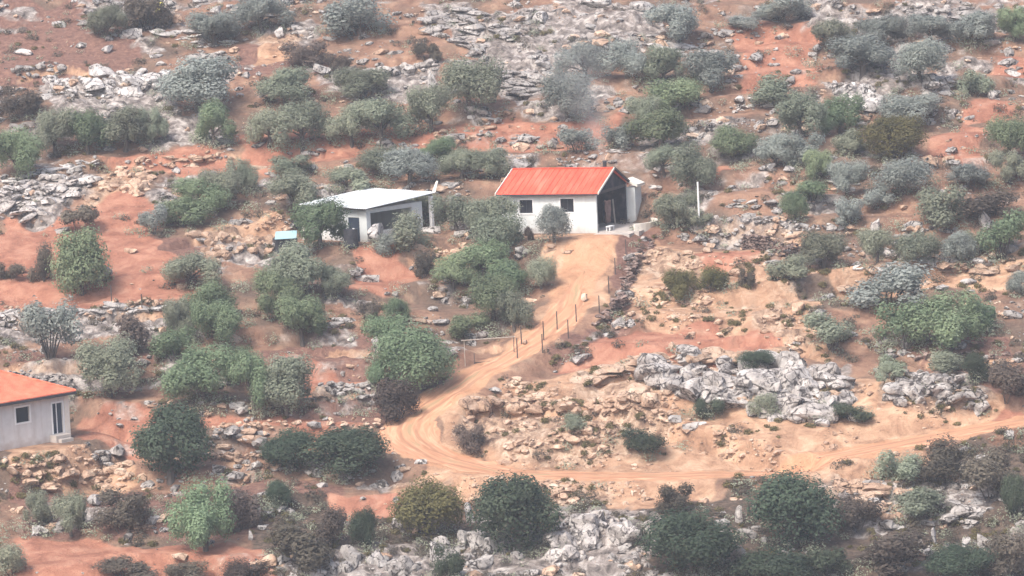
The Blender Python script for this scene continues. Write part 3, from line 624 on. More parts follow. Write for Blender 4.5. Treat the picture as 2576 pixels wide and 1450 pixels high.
oc('white slabs on the slope right of the top centre', [(1620,70),(1720,120),(1800,130),(1760,170),(1640,150)], 35, (.5, 1.8), mt='rock_pale', shape=(1.6,.8,.45), tilt=(.1,.12), yaw=.5)
# separate boulders, each where the photograph shows one: (u, v, width px, height px, stone, look)
BO = [(545,285,40,18,'rock','pale'),(255,485,30,16,'rock_tan','tan'),(700,560,28,14,'rock_tan','tan'),(945,615,62,52,'rock','bulky white'),(1085,590,70,20,'rock','flat pale'),(1090,655,60,20,'rock_tan','flat tan'),
 (490,600,50,20,'rock_tan','flat tan'),(553,690,12,12,'rock','tiny white'),(280,690,10,12,'rock','tiny white'),(265,705,45,30,'rock','pale'),(50,690,36,26,'rock_tan','tan'),(100,705,60,22,'rock_tan','long tan'),
 (1130,725,75,32,'rock','humped pale'),(1195,745,30,18,'rock','small pale'),(955,780,46,20,'rock_tan','tan'),(1090,785,36,14,'rock','flat pale'),(870,815,72,16,'rock','long flat pale'),(1060,820,80,16,'rock_tan','long flat tan'),
 (905,780,22,18,'rock','white'),(840,830,60,16,'rock','flat grey'),(1330,765,50,18,'rock_tan','tan'),(1300,830,60,16,'rock_tan','flat tan'),(880,865,20,14,'rock','white'),(500,905,40,20,'rock','grey'),
 (505,1020,24,10,'rock','white'),(560,1135,70,18,'rock_tan','long tan'),(590,1172,60,14,'rock_tan','flat tan'),(640,1080,40,18,'rock_tan','tan'),(237,1275,46,30,'rock','square white'),(215,1345,36,16,'rock_tan','pinkish'),
 (345,1345,50,18,'rock_tan','tan'),(95,1350,60,30,'rock','pale'),(150,1340,40,34,'rock','upright pale'),(905,1225,30,12,'rock_tan','flat tan'),(1060,1172,46,14,'rock','flat white'),(1020,1195,48,18,'rock_tan','pinkish'),
 (1182,1315,24,62,'rock','tall white'),(1000,1340,30,50,'rock','upright grey'),(1225,1335,70,50,'rock','big pale'),(1345,1350,46,36,'rock','pale'),(660,1335,26,16,'rock','white'),(630,1360,16,30,'rock','small white'),
 (655,1440,80,34,'rock_tan','tan'),(850,1350,20,26,'rock','small white'),(1860,1320,24,50,'rock','upright grey'),(1860,1440,60,70,'rock','tall grey'),(2030,1440,30,40,'rock','small grey'),(2195,1275,40,26,'rock','white'),
 (2225,1235,26,14,'rock','small white'),(2430,1385,26,36,'rock','upright white'),(2480,1400,40,60,'rock','upright grey'),(2310,1380,30,40,'rock','upright pale'),(2330,1405,24,30,'rock','small white'),(2350,1375,20,50,'rock','narrow pale'),
 (2540,1110,40,24,'rock','pale'),(2480,1170,60,24,'rock','pale'),(2150,1060,30,24,'rock','white'),(2070,1075,40,22,'rock','white'),(1700,1075,60,24,'rock','pale'),(1745,1100,80,20,'rock','flat grey'),
 (2480,590,30,60,'rock','upright white'),(2090,585,40,24,'rock','white'),(2200,590,30,40,'rock','upright pale'),(1930,440,60,18,'rock','pale'),(1740,440,40,16,'rock','white'),(1650,480,50,14,'rock','flat white'),
 (2245,350,40,14,'rock_tan','tan'),(2150,370,30,12,'rock','white'),(2350,420,46,18,'rock_tan','tan'),(2500,250,40,24,'rock','white'),(2555,200,40,20,'rock','white'),(1870,60,40,20,'rock','pale'),(1950,130,14,10,'rock','tiny white'),
 (1990,215,40,22,'rock','white'),(1670,145,24,20,'rock','white'),(1560,165,24,16,'rock','white'),(1620,30,70,30,'rock','broad white'),(1500,20,80,40,'rock','broad white'),(1360,60,50,30,'rock','white'),(1660,215,30,14,'rock','flat white'),
 (830,105,40,14,'rock','flat white'),(740,80,50,20,'rock','pale'),(700,100,24,34,'rock','leaning white'),(545,45,50,24,'rock','pale'),(330,105,80,30,'rock','white curved'),(430,20,40,18,'rock','pale'),(150,70,40,18,'rock','pale'),
 (60,140,50,20,'rock','pale'),(620,200,24,18,'rock','white'),(660,245,16,14,'rock','small white'),(810,190,50,30,'rock','white'),(1085,225,22,50,'rock','upright white'),(780,265,40,14,'rock_tan','tan'),(270,135,36,20,'rock','pale'),
 (1330,290,40,16,'rock_tan','tan'),(1230,330,60,14,'rock_tan','flat tan'),(880,430,30,18,'rock','white'),(760,405,26,14,'rock','pale'),(920,490,40,24,'rock_tan','tan'),(1140,480,40,16,'rock','flat pale'),(650,430,50,16,'rock_tan','tan'),
 (1270,460,40,14,'rock_tan','tan'),(1380,645,40,14,'rock_tan','flat tan'),(1430,640,46,10,'rock_tan','flat tan'),(1470,760,26,22,'rock_tan','tan'),(1410,875,30,24,'rock_tan','tan'),(1960,650,40,16,'rock_tan','tan'),(1850,700,36,24,'rock_tan','tan'),
 (1780,640,40,16,'rock_tan','tan'),(2010,790,40,30,'rock_tan','tan'),(2080,830,50,22,'rock','pale'),(2140,850,40,20,'rock','white'),(2110,740,60,24,'rock_tan','tan'),(1740,850,40,14,'rock_tan','tan'),(1200,1110,36,20,'rock','pale'),
 (2140,240,34,26,'rock','white'),(2380,230,24,30,'rock','leaning white'),(2290,200,20,14,'rock','small white'),(1280,640,30,16,'rock','pale'),(460,730,40,16,'rock_tan','tan'),(330,640,40,18,'rock_tan','tan'),(90,570,46,16,'rock_tan','tan'),
 (180,440,50,22,'rock','pale'),(1320,870,20,14,'rock_tan','tan'),(2300,740,50,18,'rock','pale'),(2440,720,60,18,'rock','pale'),(2530,800,40,16,'rock_tan','tan'),(1700,960,30,20,'rock','grey'),(2240,1170,40,18,'rock_tan','tan')]
labs = make_labels([(u, v, 'boulder', ad) for (u, v, w, h, s, ad) in BO])
BMESH = {}
for i, (u, v, w, h, s, ad) in enumerate(BO):
    if 'white' in ad or 'pale' in ad: s = 'rock_pale'
    vi = i % len(ROCKS[3])
    if (vi, s) not in BMESH:
        vv, ff = ROCKS[3][vi]; BMESH[(vi, s)] = mesh_np('boulder', vv, ff, M[s])
    p = at(u, v); k_ = mpp(p)
    o = bpy.data.objects.new('boulder', BMESH[(vi, s)]); COL.objects.link(o)
    o.scale = (w*k_/2*1.15, max(min(w, h*1.6), .55*w)*k_/2*1.1, h*k_/2*1.25)
    o.location = (p[0], p[1]+w*k_*.2, p[2]+h*k_*.42); o.rotation_euler = (RNG.normal(0, .08), RNG.normal(0, .1), RNG.uniform(-.4, .4))
    setp(o, labs[i], 'boulder', 'single boulders lying on the slope')
# loose stones: past counting
n = 34000; q = RNG.uniform((-60, -40), (2640, 1500), (n, 2)); P = cast(Zf, q[:, 0], q[:, 1])
wgt =   .07+.12*sstep(12, 30, P[:, 1])+.6*interp(RK, P[:, 0], P[:, 1])+.9*interp(RISER, P[:, 0], P[:, 1])+.5*interp(M_TAN, P[:, 0], P[:, 1])+.12*interp(M_DARK, P[:, 0], P[:, 1])
wgt *= 1-.97*sstep(.1, .5, interp(M_TRK, P[:, 0], P[:, 1])); wgt *= 1-.25*(1-sstep(8, 22, P[:, 1])); wgt *= 1-.5*(1-sstep(8, 18, P[:, 1]))*(1-sstep(-6, 3, P[:, 0])); wgt *= 1-.88*interp(DRIVE, P[:, 0], P[:, 1]); wgt *= 1-.75*interp(M_RED, P[:, 0], P[:, 1])
clus = sstep(.42, .62, fbm(P[:, 0]/2.6, P[:, 1]/2.0, 301, 4))*1.15
for hp_ in (P_HOUSE+np.array([-3, 3, 0]), P_SHED+np.array([0, 4, 0]), P_CORNER+np.array([-4, -1, 0])): wgt *= np.hypot(P[:, 0]-hp_[0], P[:, 1]-hp_[1]) > 5.5
keep = RNG.random(n) < wgt*clus*1.3
HS = {'rock': Heap(), 'rock_tan': Heap(), 'rock_pale': Heap()}; rsv = interp(RISER, P[:, 0], P[:, 1])
tanv = interp(M_TAN, P[:, 0], P[:, 1])
for p, tv, rv in zip(P[keep], tanv[keep], rsv[keep]):
    s = .09*(9-4*tv)**(RNG.random()**2.4)*(1+.4*rv); v, f = ROCKS[1][RNG.integers(8)]
    sc = s*np.array([1.35, 1, .6])*RNG.uniform(.7, 1.3, 3); v = (v*sc)@rotz(RNG.normal(0, .7)).T@rotxy(RNG.normal(0, .15), .06+RNG.normal(0, .15)).T
    HS['rock_tan' if RNG.random() < .25+.75*tv else 'rock_pale' if RNG.random() < (.6 if p[1] > 18 else .4) else 'rock'].add(v+p+np.array([0, 0, sc[2]*RNG.uniform(-.35, .3)]), f)
setp(link('loose_stones', HS['rock'].mesh('loose_stones', M['rock'])), 'grey loose stones strewn over the hillside', 'stones', kind='stuff')
setp(link('loose_stones', HS['rock_pale'].mesh('loose_stones', M['rock_pale'])), 'near-white loose stones strewn over the hillside', 'stones', kind='stuff')
setp(link('loose_stones', HS['rock_tan'].mesh('loose_stones', M['rock_tan'])), 'tan loose stones strewn over the rubble slopes', 'stones', kind='stuff')
# dry-stone walls: courses of fitted stones along a line
def stone_wall(name, label, px, height, thick=.6, mt='rock_dark', ragged=.3, cat='wall', size=.42):
    p = cast(Zf, [a for a, b in px], [b for a, b in px]); L_ = catmull(p[:, :2], 20); s_ = np.concatenate([[0], np.cumsum(np.linalg.norm(np.diff(L_, axis=0), axis=1))])
    C0 = np.array([p[0, 0], p[0, 1], p[0, 2]]); hp = Heap(); nst = max(2, int(s_[-1]/size)); zc = 0; course = 0
    while zc < height:
        ch = RNG.uniform(.2, .32)
        for i in range(nst):
            t = (i+RNG.uniform(-.25, .25)+.5*(course % 2))*size
            if course and zc+ch > height*(1-ragged*2*max(0, fbm(np.array([t/2.5]), np.array([zc*0.]), 401, 2)[0]-.3)): continue
            x = np.interp(t, s_, L_[:, 0]); y = np.interp(t, s_, L_[:, 1]); x2 = np.interp(t+.3, s_, L_[:, 0]); y2 = np.interp(t+.3, s_, L_[:, 1])
            v, f = ROCKS[2][RNG.integers(14)]; sc = np.array([size*.56, thick/2, ch*.58])*RNG.uniform(.85, 1.2, 3)
            v = (v*sc)@rotxy(RNG.normal(0, .08+.3*ragged), RNG.normal(0, .08+.25*ragged)).T@rotz(math.atan2(y2-y, x2-x)+RNG.normal(0, .9*ragged)).T*(1+RNG.uniform(-.35, .35)*ragged)
            x += RNG.normal(0, .35*ragged*ragged); y += RNG.normal(0, .5*ragged*ragged); hp.add(v+np.array([x, y, H(x, y)+zc+ch/2])-C0, f)
        zc += ch*.92; course += 1
    o = link(name, hp.mesh(name, M[mt])); o.location = C0
    return setp(o, label, cat)
stone_wall('dry_stone_wall', 'collapsed purple-brown dry-stone wall climbing beside the track to the white house', [(1500,822),(1540,795),(1568,750),(1588,700),(1612,650),(1650,600)], 1.15, .9, ragged=.7, size=.46)
stone_wall('dry_stone_wall', 'pale terrace wall behind the orange-roofed house', [(-40,968),(60,975),(140,985),(205,985)], 1.5, mt='rock')
stone_wall('dry_stone_wall', 'purple-brown retaining wall right of the tan rubble slope', [(1870,628),(1940,636),(2010,642),(2060,638)], 1.5, ragged=.3)
stone_wall('dry_stone_wall', 'low tan terrace wall along the left edge below the red soil', [(-20,806),(80,802),(200,792),(330,782),(430,780)], .8, mt='rock_tan', ragged=.7)
stone_wall('dry_stone_wall', 'low pale terrace wall below the brown soil at left centre', [(530,1085),(640,1092),(760,1096),(900,1090),(985,1075)], .6, mt='rock_tan', ragged=.9)
stone_wall('dry_stone_wall', 'low tan terrace edge beside the big dark round tree', [(520,1150),(600,1160),(670,1158)], .6, mt='rock_tan', ragged=.6)
stone_wall('dry_stone_wall', 'long low wall on the slope right of the white pole', [(1760,585),(1860,575),(1980,578),(2080,582)], .6, mt='rock', ragged=.5)
stone_wall('dry_stone_wall', 'thin pale terrace wall at far right below the trees', [(2300,900),(2420,905),(2500,898),(2590,905)], .5, mt='rock_dark', ragged=.9)
stone_wall('dry_stone_wall', 'pale terrace wall above the pair of upper right trees', [(1930,292),(2020,280),(2120,270)], .5, mt='rock', ragged=.6)

# ------------------------------------------------------------------ trees and bushes
def rand_dirs(g, n):
    d = g.normal(size=(n, 3)); return d/np.linalg.norm(d, axis=1)[:, None]
def leaves(name, g, lobes, n, size, m, up=.35, flat=1.0):
    """leaf sprays filling a set of lobes (centre, radii); most of them near each lobe's surface"""
    w = np.array([np.prod(r)**(2/3) for c, r in lobes]); cnt = np.maximum(8, (n*w/w.sum()).astype(int)); Ps = []; Ns = []; To = []
    for (c, r), k_ in zip(lobes, cnt):
        d = rand_dirs(g, k_); rad = 1-.55*g.random(k_)**1.6; rad += .34*(g.random(k_)**4)
        wob = 1+.42*(fbm(d[:, 0]*2.2+c[0]*3+5, d[:, 1]*2.2+d[:, 2]*1.7+c[2], 7, 3)-.5)*2
        Ps.append(np.array(c)+d*np.array(r)*(rad*wob)[:, None]); Ns.append(d); To.append(np.full(k_, g.random()))
    P = np.concatenate(Ps); Nn = np.concatenate(Ns); to = np.concatenate(To); k_ = len(P)
    nn = Nn*1.0+rand_dirs(g, k_)*.36+np.array([0, 0, up]); nn /= np.linalg.norm(nn, axis=1)[:, None]
    t = np.cross(nn, rand_dirs(g, k_)); t /= np.linalg.norm(t, axis=1)[:, None]+1e-9; b = np.cross(nn, t)
    s = size*g.uniform(.6, 1.35, k_)[:, None]; l = s*g.uniform(.7, 1.1, (k_, 1))
    V = np.stack([P-t*s*.5, P-b*l*.5+nn*s*.12, P+t*s*.5, P+b*l*.5+nn*s*.12], 1).reshape(-1, 3)
    me = mesh_np(name, V, np.arange(k_*4).reshape(-1, 4), m, False)
    a = me.attributes.new('tone', 'FLOAT', 'FACE'); a.data.foreach_set('value', np.clip(.6*to+.4*g.random(k_), 0, 1).astype(np.float32))
    return me
def limbs(name, segs, m):
    bm = bmesh.new()
    for p, q, r0, r1 in segs: rod(bm, p, q, r0, r1, 7)
    me = bpy.data.meshes.new(name); bm.to_mesh(me); bm.free(); me.materials.append(m); return me
TREE_CACHE = {}
def tree_meshes(form, var, leaf):
    """crown and trunk meshes of a unit plant: one unit wide, one unit tall, standing on z = 0"""
    key = (form, var, leaf)
    if key in TREE_CACHE: return TREE_CACHE[key]
    g = np.random.default_rng(hash((len(form)*7+ord(form[0]), var)) % 99991); lob = []; seg = []
    if form == 'olive':
        nl = g.integers(7, 15); zt = g.uniform(.2, .3); fork = np.array([g.normal(0, .03), g.normal(0, .03), zt])
        seg.append(((0, 0, -.12), fork, .05, .036))
        for i in range(nl):
            a = i*2.4+g.uniform(-.5, .5); rr = .36*math.sqrt((i+.5)/nl)*g.uniform(.8, 1.15); zc = g.uniform(.5, .8)-.35*rr**1.0*g.uniform(.2, 1.3)
            r = g.uniform(.13, .21); c = (rr*math.cos(a), rr*math.sin(a), zc); lob.append((c, (r*1.05, r*1.05, r*g.uniform(.75, 1.05))))
            if i % 2 == 0:
                mid = fork*.5+np.array(c)*.5+np.array([0, 0, .03]); seg += [(fork, mid, .026, .017), (mid, c, .017, .006)]
        n, sz = 11500, .032
    elif form == 'oak':
        nl = g.integers(12, 18); seg.append(((0, 0, -.12), (0, 0, .3), .05, .04))
        for i in range(nl):
            d = rand_dirs(g, 1)[0]; d[2] = abs(d[2])*1.1-.35; c = np.array([d[0]*.32, d[1]*.32, .48+d[2]*.34]); r = g.uniform(.15, .23); lob.append((tuple(c), (r, r, r*.95)))
            if i % 3 == 0: seg.append(((0, 0, .28), tuple(c), .022, .006))
        lob.append(((0, 0, .42), (.3, .3, .34))); n, sz = 12500, .031
    elif form == 'cone':
        seg.append(((0, 0, -.1), (0, 0, .35), .05, .03))
        for i in range(15):
            z = .16+.72*i/14; rr = .30*(1-abs(z-.4)**1.5*1.1); a = i*2.4; r = .2*(1.15-.55*z); lob.append(((rr*.75*math.cos(a), rr*.75*math.sin(a), z), (r, r, r*1.2)))
        n, sz = 9000, .036
    elif form == 'shrub':
        nl = g.integers(6, 11)
        for i in range(nl):
            a = g.uniform(0, 6.28); rr = .33*math.sqrt(g.random()); r = g.uniform(.14, .24); c = (rr*math.cos(a), rr*math.sin(a), g.uniform(.22, .74)-rr*.5); lob.append((c, (r, r, r*1.1)))
            seg.append(((rr*.2*math.cos(a), rr*.2*math.sin(a), -.1), c, .016, .005))
        n, sz = 4800, .046
    elif form == 'wispy':
        nl = g.integers(9, 13)
        for i in range(nl):
            a = g.uniform(0, 6.28); rr = .36*math.sqrt(g.random()); r = g.uniform(.09, .17); c = (rr*math.cos(a), rr*math.sin(a), g.uniform(.4, .86)-rr*.3); lob.append((c, (r, r, r*1.2)))
            seg += [((rr*.1*math.cos(a), rr*.1*math.sin(a), -.1), (c[0]*.6, c[1]*.6, c[2]*.55), .02, .012), ((c[0]*.6, c[1]*.6, c[2]*.55), c, .012, .004)]
        n, sz = 3400, .045
    elif form == 'globes':
        for c, r in (((-.2, 0, .62), .2), ((.2, .05, .68), .27)):
            lob.append((c, (r, r, r*.95))); seg.append(((c[0]*.3, 0, -.1), c, .02, .012))
        n, sz = 1500, .08
    lo = np.min([np.array(c)-np.array(r) for c, r in lob], 0); hi = np.max([np.array(c)+np.array(r) for c, r in lob], 0)
    zb = {'olive': .13, 'oak': .04, 'cone': .04, 'shrub': .0, 'wispy': .2, 'globes': .4}[form]
    sc = np.array([.98/(hi[0]-lo[0]), .98/(hi[1]-lo[1]), (.99-zb)/(hi[2]-lo[2])])
    fit = lambda p: ((np.array(p)-lo)*sc+np.array([-.49, -.49, zb]))
    lob = [(tuple(fit(c)), tuple(np.array(r)*sc)) for c, r in lob]
    seg = [(p if p[2] < 0 else tuple(fit(p)*np.array([1, 1, 0])+np.array([0, 0, max(fit(p)[2], .0)])) if k_ else p, q, r0, r1) for k_, (p, q, r0, r1) in enumerate(seg)] if False else seg
    cr = leaves('crown', g, lob, n, sz, M[leaf]); tk = limbs('trunk', seg, M['bark'])
    TREE_CACHE[key] = (cr, tk); return cr, tk
KW = {'olive': ('olive_tree', 'olive tree'), 'oak': ('oak_tree', 'bushy tree'), 'cone': ('conical_tree', 'conical tree'), 'shrub': ('shrub', 'shrub'), 'wispy': ('wispy_shrub', 'thin-stemmed shrub'), 'globes': ('shrub', 'two-headed shrub')}
LW = {'olive': 'grey-green', 'green': 'fresh green', 'dark': 'dark green', 'yellow': 'yellow-green', 'dry': 'dry brown', 'bluish': 'hazy blue-grey'}
o_, k_, w_, s_, d_ = 'olive', 'oak', 'wispy', 'shrub', 'dry'
# (u, v of the foot, width px, height px, form, leaf)
TR = [(372,78,120,95,s_,d_),(268,98,95,80,o_,o_),(540,118,135,85,o_,'bluish'),(660,82,125,90,o_,'bluish'),(905,95,165,105,s_,'bluish'),(54,294,105,75,s_,d_),(500,285,200,135,o_,'bluish'),(540,368,105,105,o_,'green'),
 (140,392,115,110,o_,o_),(222,388,115,110,o_,'green'),(315,384,140,110,o_,o_),(385,362,80,85,o_,o_),(48,458,125,125,o_,'green'),(676,372,110,90,o_,o_),(762,380,130,118,o_,o_),(885,366,105,100,o_,o_),(965,370,150,112,o_,o_),
 (720,270,140,95,o_,o_),(908,254,140,78,o_,o_),(1082,333,115,112,o_,o_),(1190,284,160,132,o_,o_),(770,168,110,62,s_,d_),(850,180,60,45,s_,d_),(1075,158,70,48,s_,d_),(1430,305,140,115,o_,'bluish'),(1470,212,120,98,o_,'bluish'),(1575,198,115,92,o_,'bluish'),
 (1700,116,132,100,o_,'bluish'),(1672,214,115,90,o_,o_),(1788,234,140,100,o_,'bluish'),(1618,322,90,75,o_,o_),(1702,290,140,90,o_,'green'),(1660,374,155,98,o_,'green'),(1455,386,90,62,s_,'bluish'),(1560,374,90,60,s_,'bluish'),(1880,74,90,42,s_,'bluish'),
 (1950,263,125,72,s_,o_),(1975,58,135,66,o_,'bluish'),(2102,145,110,88,o_,o_),(2170,192,165,98,o_,'bluish'),(2222,116,130,72,o_,'bluish'),(2340,112,130,68,o_,'bluish'),(2318,210,130,102,o_,'bluish'),(2452,122,125,86,o_,'bluish'),(2552,108,95,84,o_,'green'),
 (2450,242,90,66,s_,o_),(2290,318,150,76,o_,'bluish'),(2018,348,125,105,o_,o_),(2112,342,120,98,o_,'green'),(2150,386,90,60,s_,o_),(1950,422,110,80,o_,'bluish'),(2030,418,95,80,s_,'bluish'),(2245,402,165,104,k_,'yellow'),(2542,398,110,102,o_,'green'),(1845,398,118,78,o_,'green'),
 (505,545,135,92,o_,'green'),(565,520,95,92,o_,o_),(385,590,75,72,w_,'bluish'),(465,570,115,62,s_,'green'),(610,486,70,84,o_,o_),(748,548,132,106,o_,o_),(735,440,100,48,s_,o_),(808,626,140,118,o_,'green'),(882,488,112,60,s_,o_),(962,444,115,72,o_,o_),(1030,464,132,90,o_,'bluish'),
 (1112,430,115,76,o_,'green'),(1160,450,105,72,o_,o_),(1232,448,115,72,o_,o_),(1068,558,85,68,o_,o_),(1150,582,118,88,o_,o_),(1232,604,135,104,o_,o_),(1030,630,118,88,s_,o_),(985,640,70,56,s_,'bluish'),(940,505,80,30,s_,o_),(1250,652,125,115,o_,o_),(1394,610,86,88,k_,'bluish'),(1330,606,28,34,s_,d_),
 (1695,578,105,86,o_,o_),(1745,588,80,62,w_,o_),(1672,442,95,72,o_,o_),(1745,474,115,104,o_,o_),(2056,464,72,82,o_,'green'),(2042,506,108,50,s_,'green'),(2000,558,72,72,k_,'green'),(2132,492,105,82,o_,'bluish'),(2272,494,135,90,o_,'bluish'),(2432,470,102,58,o_,'bluish'),(2542,466,95,80,o_,o_),
 (2204,526,82,54,s_,'bluish'),(2134,570,72,66,s_,'bluish'),(2376,570,130,96,s_,o_),(2490,548,160,64,s_,d_),(2520,655,130,120,w_,'green'),(2450,650,70,70,w_,o_),(2072,676,120,88,o_,o_),(2206,670,85,90,o_,o_),(2304,672,120,78,o_,o_),(2408,680,90,84,o_,'bluish'),(1998,706,110,62,s_,o_),
 (2232,768,185,98,s_,'bluish'),(2570,745,70,62,k_,'bluish'),(2275,878,145,112,w_,'green'),(2385,884,180,140,o_,'green'),(2460,838,90,80,s_,'green'),(2095,882,130,92,w_,o_),(2456,958,70,70,k_,'dark'),(2530,1010,120,92,s_,d_),(2380,935,120,50,s_,o_),
 (755,748,150,132,o_,o_),(698,806,115,118,o_,'green'),(845,752,86,76,k_,o_),(762,870,128,120,o_,'green'),(482,726,140,84,o_,o_),(205,742,142,160,'cone','green'),(202,590,84,66,'globes',d_),(108,708,66,92,s_,d_),(22,706,70,42,s_,d_),(126,904,145,140,w_,'bluish'),(350,896,125,100,s_,d_),
 (525,820,130,108,o_,'green'),(452,862,85,105,o_,o_),(555,876,115,112,o_,'green'),(278,1000,172,140,o_,o_),(446,906,115,76,s_,'green'),(510,1012,172,132,o_,'green'),(640,1048,105,150,o_,'green'),(722,1045,140,148,o_,o_),(600,968,95,90,o_,'green'),(974,912,112,108,o_,'green'),(1050,986,196,156,k_,'green'),
 (1000,1056,108,98,s_,d_),(975,985,90,90,o_,'green'),(1000,814,62,62,o_,'green'),(930,806,60,50,s_,d_),(1240,806,120,112,o_,'green'),(1295,838,86,100,o_,o_),(1182,852,100,55,s_,'green'),(1140,728,112,86,o_,'green'),(1222,706,135,94,o_,'green'),(1066,698,64,66,s_,d_),(1364,728,72,80,o_,o_),(1285,742,105,82,o_,'green'),
 (430,1214,205,182,k_,'dark'),(728,1192,130,104,k_,'dark'),(866,1206,215,122,k_,'dark'),(704,1280,66,68,k_,'dark'),(515,1388,150,168,o_,'green'),(600,1332,120,102,s_,d_),(98,1334,72,92,o_,o_),(180,1352,88,108,o_,o_),(310,1342,135,102,s_,d_),(25,1442,100,72,s_,o_),(320,1462,150,50,s_,d_),(470,1466,110,50,s_,d_),
 (1075,1352,178,148,k_,'yellow'),(780,1440,160,120,s_,d_),(840,1372,90,92,s_,d_),(915,1386,70,105,k_,'dark'),(1305,1392,225,190,k_,'dark'),(1740,1454,240,158,k_,'dark'),(1705,1292,90,72,s_,d_),(2000,1378,230,182,k_,'dark'),(1960,1475,200,96,k_,'dark'),(2160,1330,130,80,s_,d_),(2265,1210,125,75,s_,o_),
 (2380,1215,140,100,s_,d_),(2490,1250,150,110,s_,d_),(2552,1312,70,110,k_,'dark'),(2340,1300,150,70,s_,o_),(2240,1440,180,100,s_,d_),(2400,1460,170,90,k_,'dark'),(2530,1450,120,110,s_,d_),(2090,1460,110,80,s_,'dark'),(620,1470,120,60,s_,d_),(1130,1455,80,80,s_,'dark'),
 (1902,938,100,50,k_,'dark'),(1786,1058,66,54,s_,'dark'),(1920,1052,60,60,s_,'olive'),(2230,955,80,58,s_,o_),(2145,1058,100,42,s_,'dark'),(1185,1140,74,68,s_,d_),(1620,1140,110,52,s_,'dark'),(1712,764,84,80,o_,'yellow'),(1790,735,80,60,s_,'yellow'),(1880,722,44,46,s_,d_),(1450,1085,60,40,s_,'olive'),
 (1340,500,10,10,s_,o_)][:-1]
PLURAL = {'olive': 'olive trees on the hillside', 'oak': 'dark bushy trees on the hillside', 'shrub': 'shrubs on the hillside', 'wispy': 'thin-stemmed shrubs on the hillside', 'cone': None, 'globes': None}
def adj(w, h, leaf):
    sz = 'broad' if w > 1.45*h else 'tall' if h > 1.0*w else 'small' if w < 85 else 'large' if w > 160 else 'round'
    return f'{sz} {LW[leaf]}'
tl_ = make_labels([(u, v-h/2, KW[f][1], adj(w, h, lf)) for (u, v, w, h, f, lf) in TR])
for i, (u, v, w, h, f, lf) in enumerate(TR):
    cr, tk = tree_meshes(f, i % {'olive': 11, 'oak': 8, 'shrub': 10, 'wispy': 4}.get(f, 1), lf)
    p = at(u, min(v, 1545)); s = mpp(p)
    t = empty(KW[f][0], (p[0], p[1], p[2]-.05), RNG.uniform(0, 6.28), label=tl_[i] if f not in ('cone', 'globes') else {'cone': 'bright green conical tree standing on the red soil at left', 'globes': 'two-headed dark shrub on thin stems above the conical green tree'}[f],
              cat='shrub' if f in ('shrub', 'wispy', 'globes') else 'tree', group=PLURAL[f])
    if f == 'globes': t.rotation_euler[2] = 0
    t.scale = (w*s*1.12, w*s*1.12, h*s*1.1)
    for nm, me in (('crown', cr), ('stems' if f in ('shrub', 'wispy', 'globes') else 'trunk', tk)):
        c = bpy.data.objects.new(nm, me); COL.objects.link(c); c.parent = t
# low scrub and dry grass: past counting
n = 14000; q = RNG.uniform((-60, -40), (2640, 1500), (n, 2)); P = cast(Zf, q[:, 0], q[:, 1])
wgt = .55+.5*interp(M_DARK, P[:, 0], P[:, 1])+.1*interp(M_TAN, P[:, 0], P[:, 1])-.5*interp(M_RED, P[:, 0], P[:, 1])
wgt *= sstep(.42, .6, fbm(P[:, 0]/4, P[:, 1]/3, 501, 3)); wgt *= (1-sstep(.02, .3, interp(M_TRK, P[:, 0], P[:, 1])))*(1-.6*interp(DRIVE, P[:, 0], P[:, 1]))
for hp_ in (P_HOUSE+np.array([-3, 3, 0]), P_SHED+np.array([0, 4, 0]), P_CORNER+np.array([-4, -1, 0])): wgt *= np.hypot(P[:, 0]-hp_[0], P[:, 1]-hp_[1]) > 6
P = P[RNG.random(n) < wgt]
kinds = RNG.choice(3, len(P), p=[.40, .30, .30]); kinds = np.where((interp(M_TAN, P[:, 0], P[:, 1]) > .4) & (RNG.random(len(P)) < .7), 2, kinds)
for kd, (lf, lab) in enumerate((('dry', 'dry brown low scrub growing over the slope'), ('olive', 'grey-green low scrub growing over the slope'), ('yellow', 'straw-coloured dry grass tufts on the slope'))):
    lob = []
    if kd == 1:
        for (u, v, w, h, f, lf) in TR:
            if lf == 'dry' or f == 'cone': continue
            for _ in range(RNG.integers(2, 6)):
                pu, pv_ = u+RNG.normal(0, .55)*w, min(v+RNG.normal(-4, 7), 1540); p = at(pu, pv_); r = RNG.uniform(.3, .85)
                if interp(M_TRK, p[0], p[1]) > .05 or interp(DRIVE, p[0], p[1]) > .2 or any(np.hypot(p[0]-q_[0], p[1]-q_[1]) < 5.5 for q_ in (P_HOUSE+np.array([-3, 3, 0]), P_SHED+np.array([0, 4, 0]), P_CORNER+np.array([-4, -1, 0]))): continue
                lob.append(((p[0], p[1], p[2]+r*.4), (r*1.3, r*1.1, r*.85)))
    for p in P[kinds == kd]:
        r = RNG.uniform(.18, .55)*(.6 if kd == 2 else 1)
        lob.append(((p[0], p[1], p[2]+r*.35), (r*1.25, r*1.1, r*.75)))
    me = leaves('low_scrub', RNG, lob, len(lob)*90, .13, M[lf], up=.8)
    setp(link('dry_grass' if kd == 2 else 'low_scrub', me), lab, 'grass' if kd == 2 else 'scrub', kind='stuff')

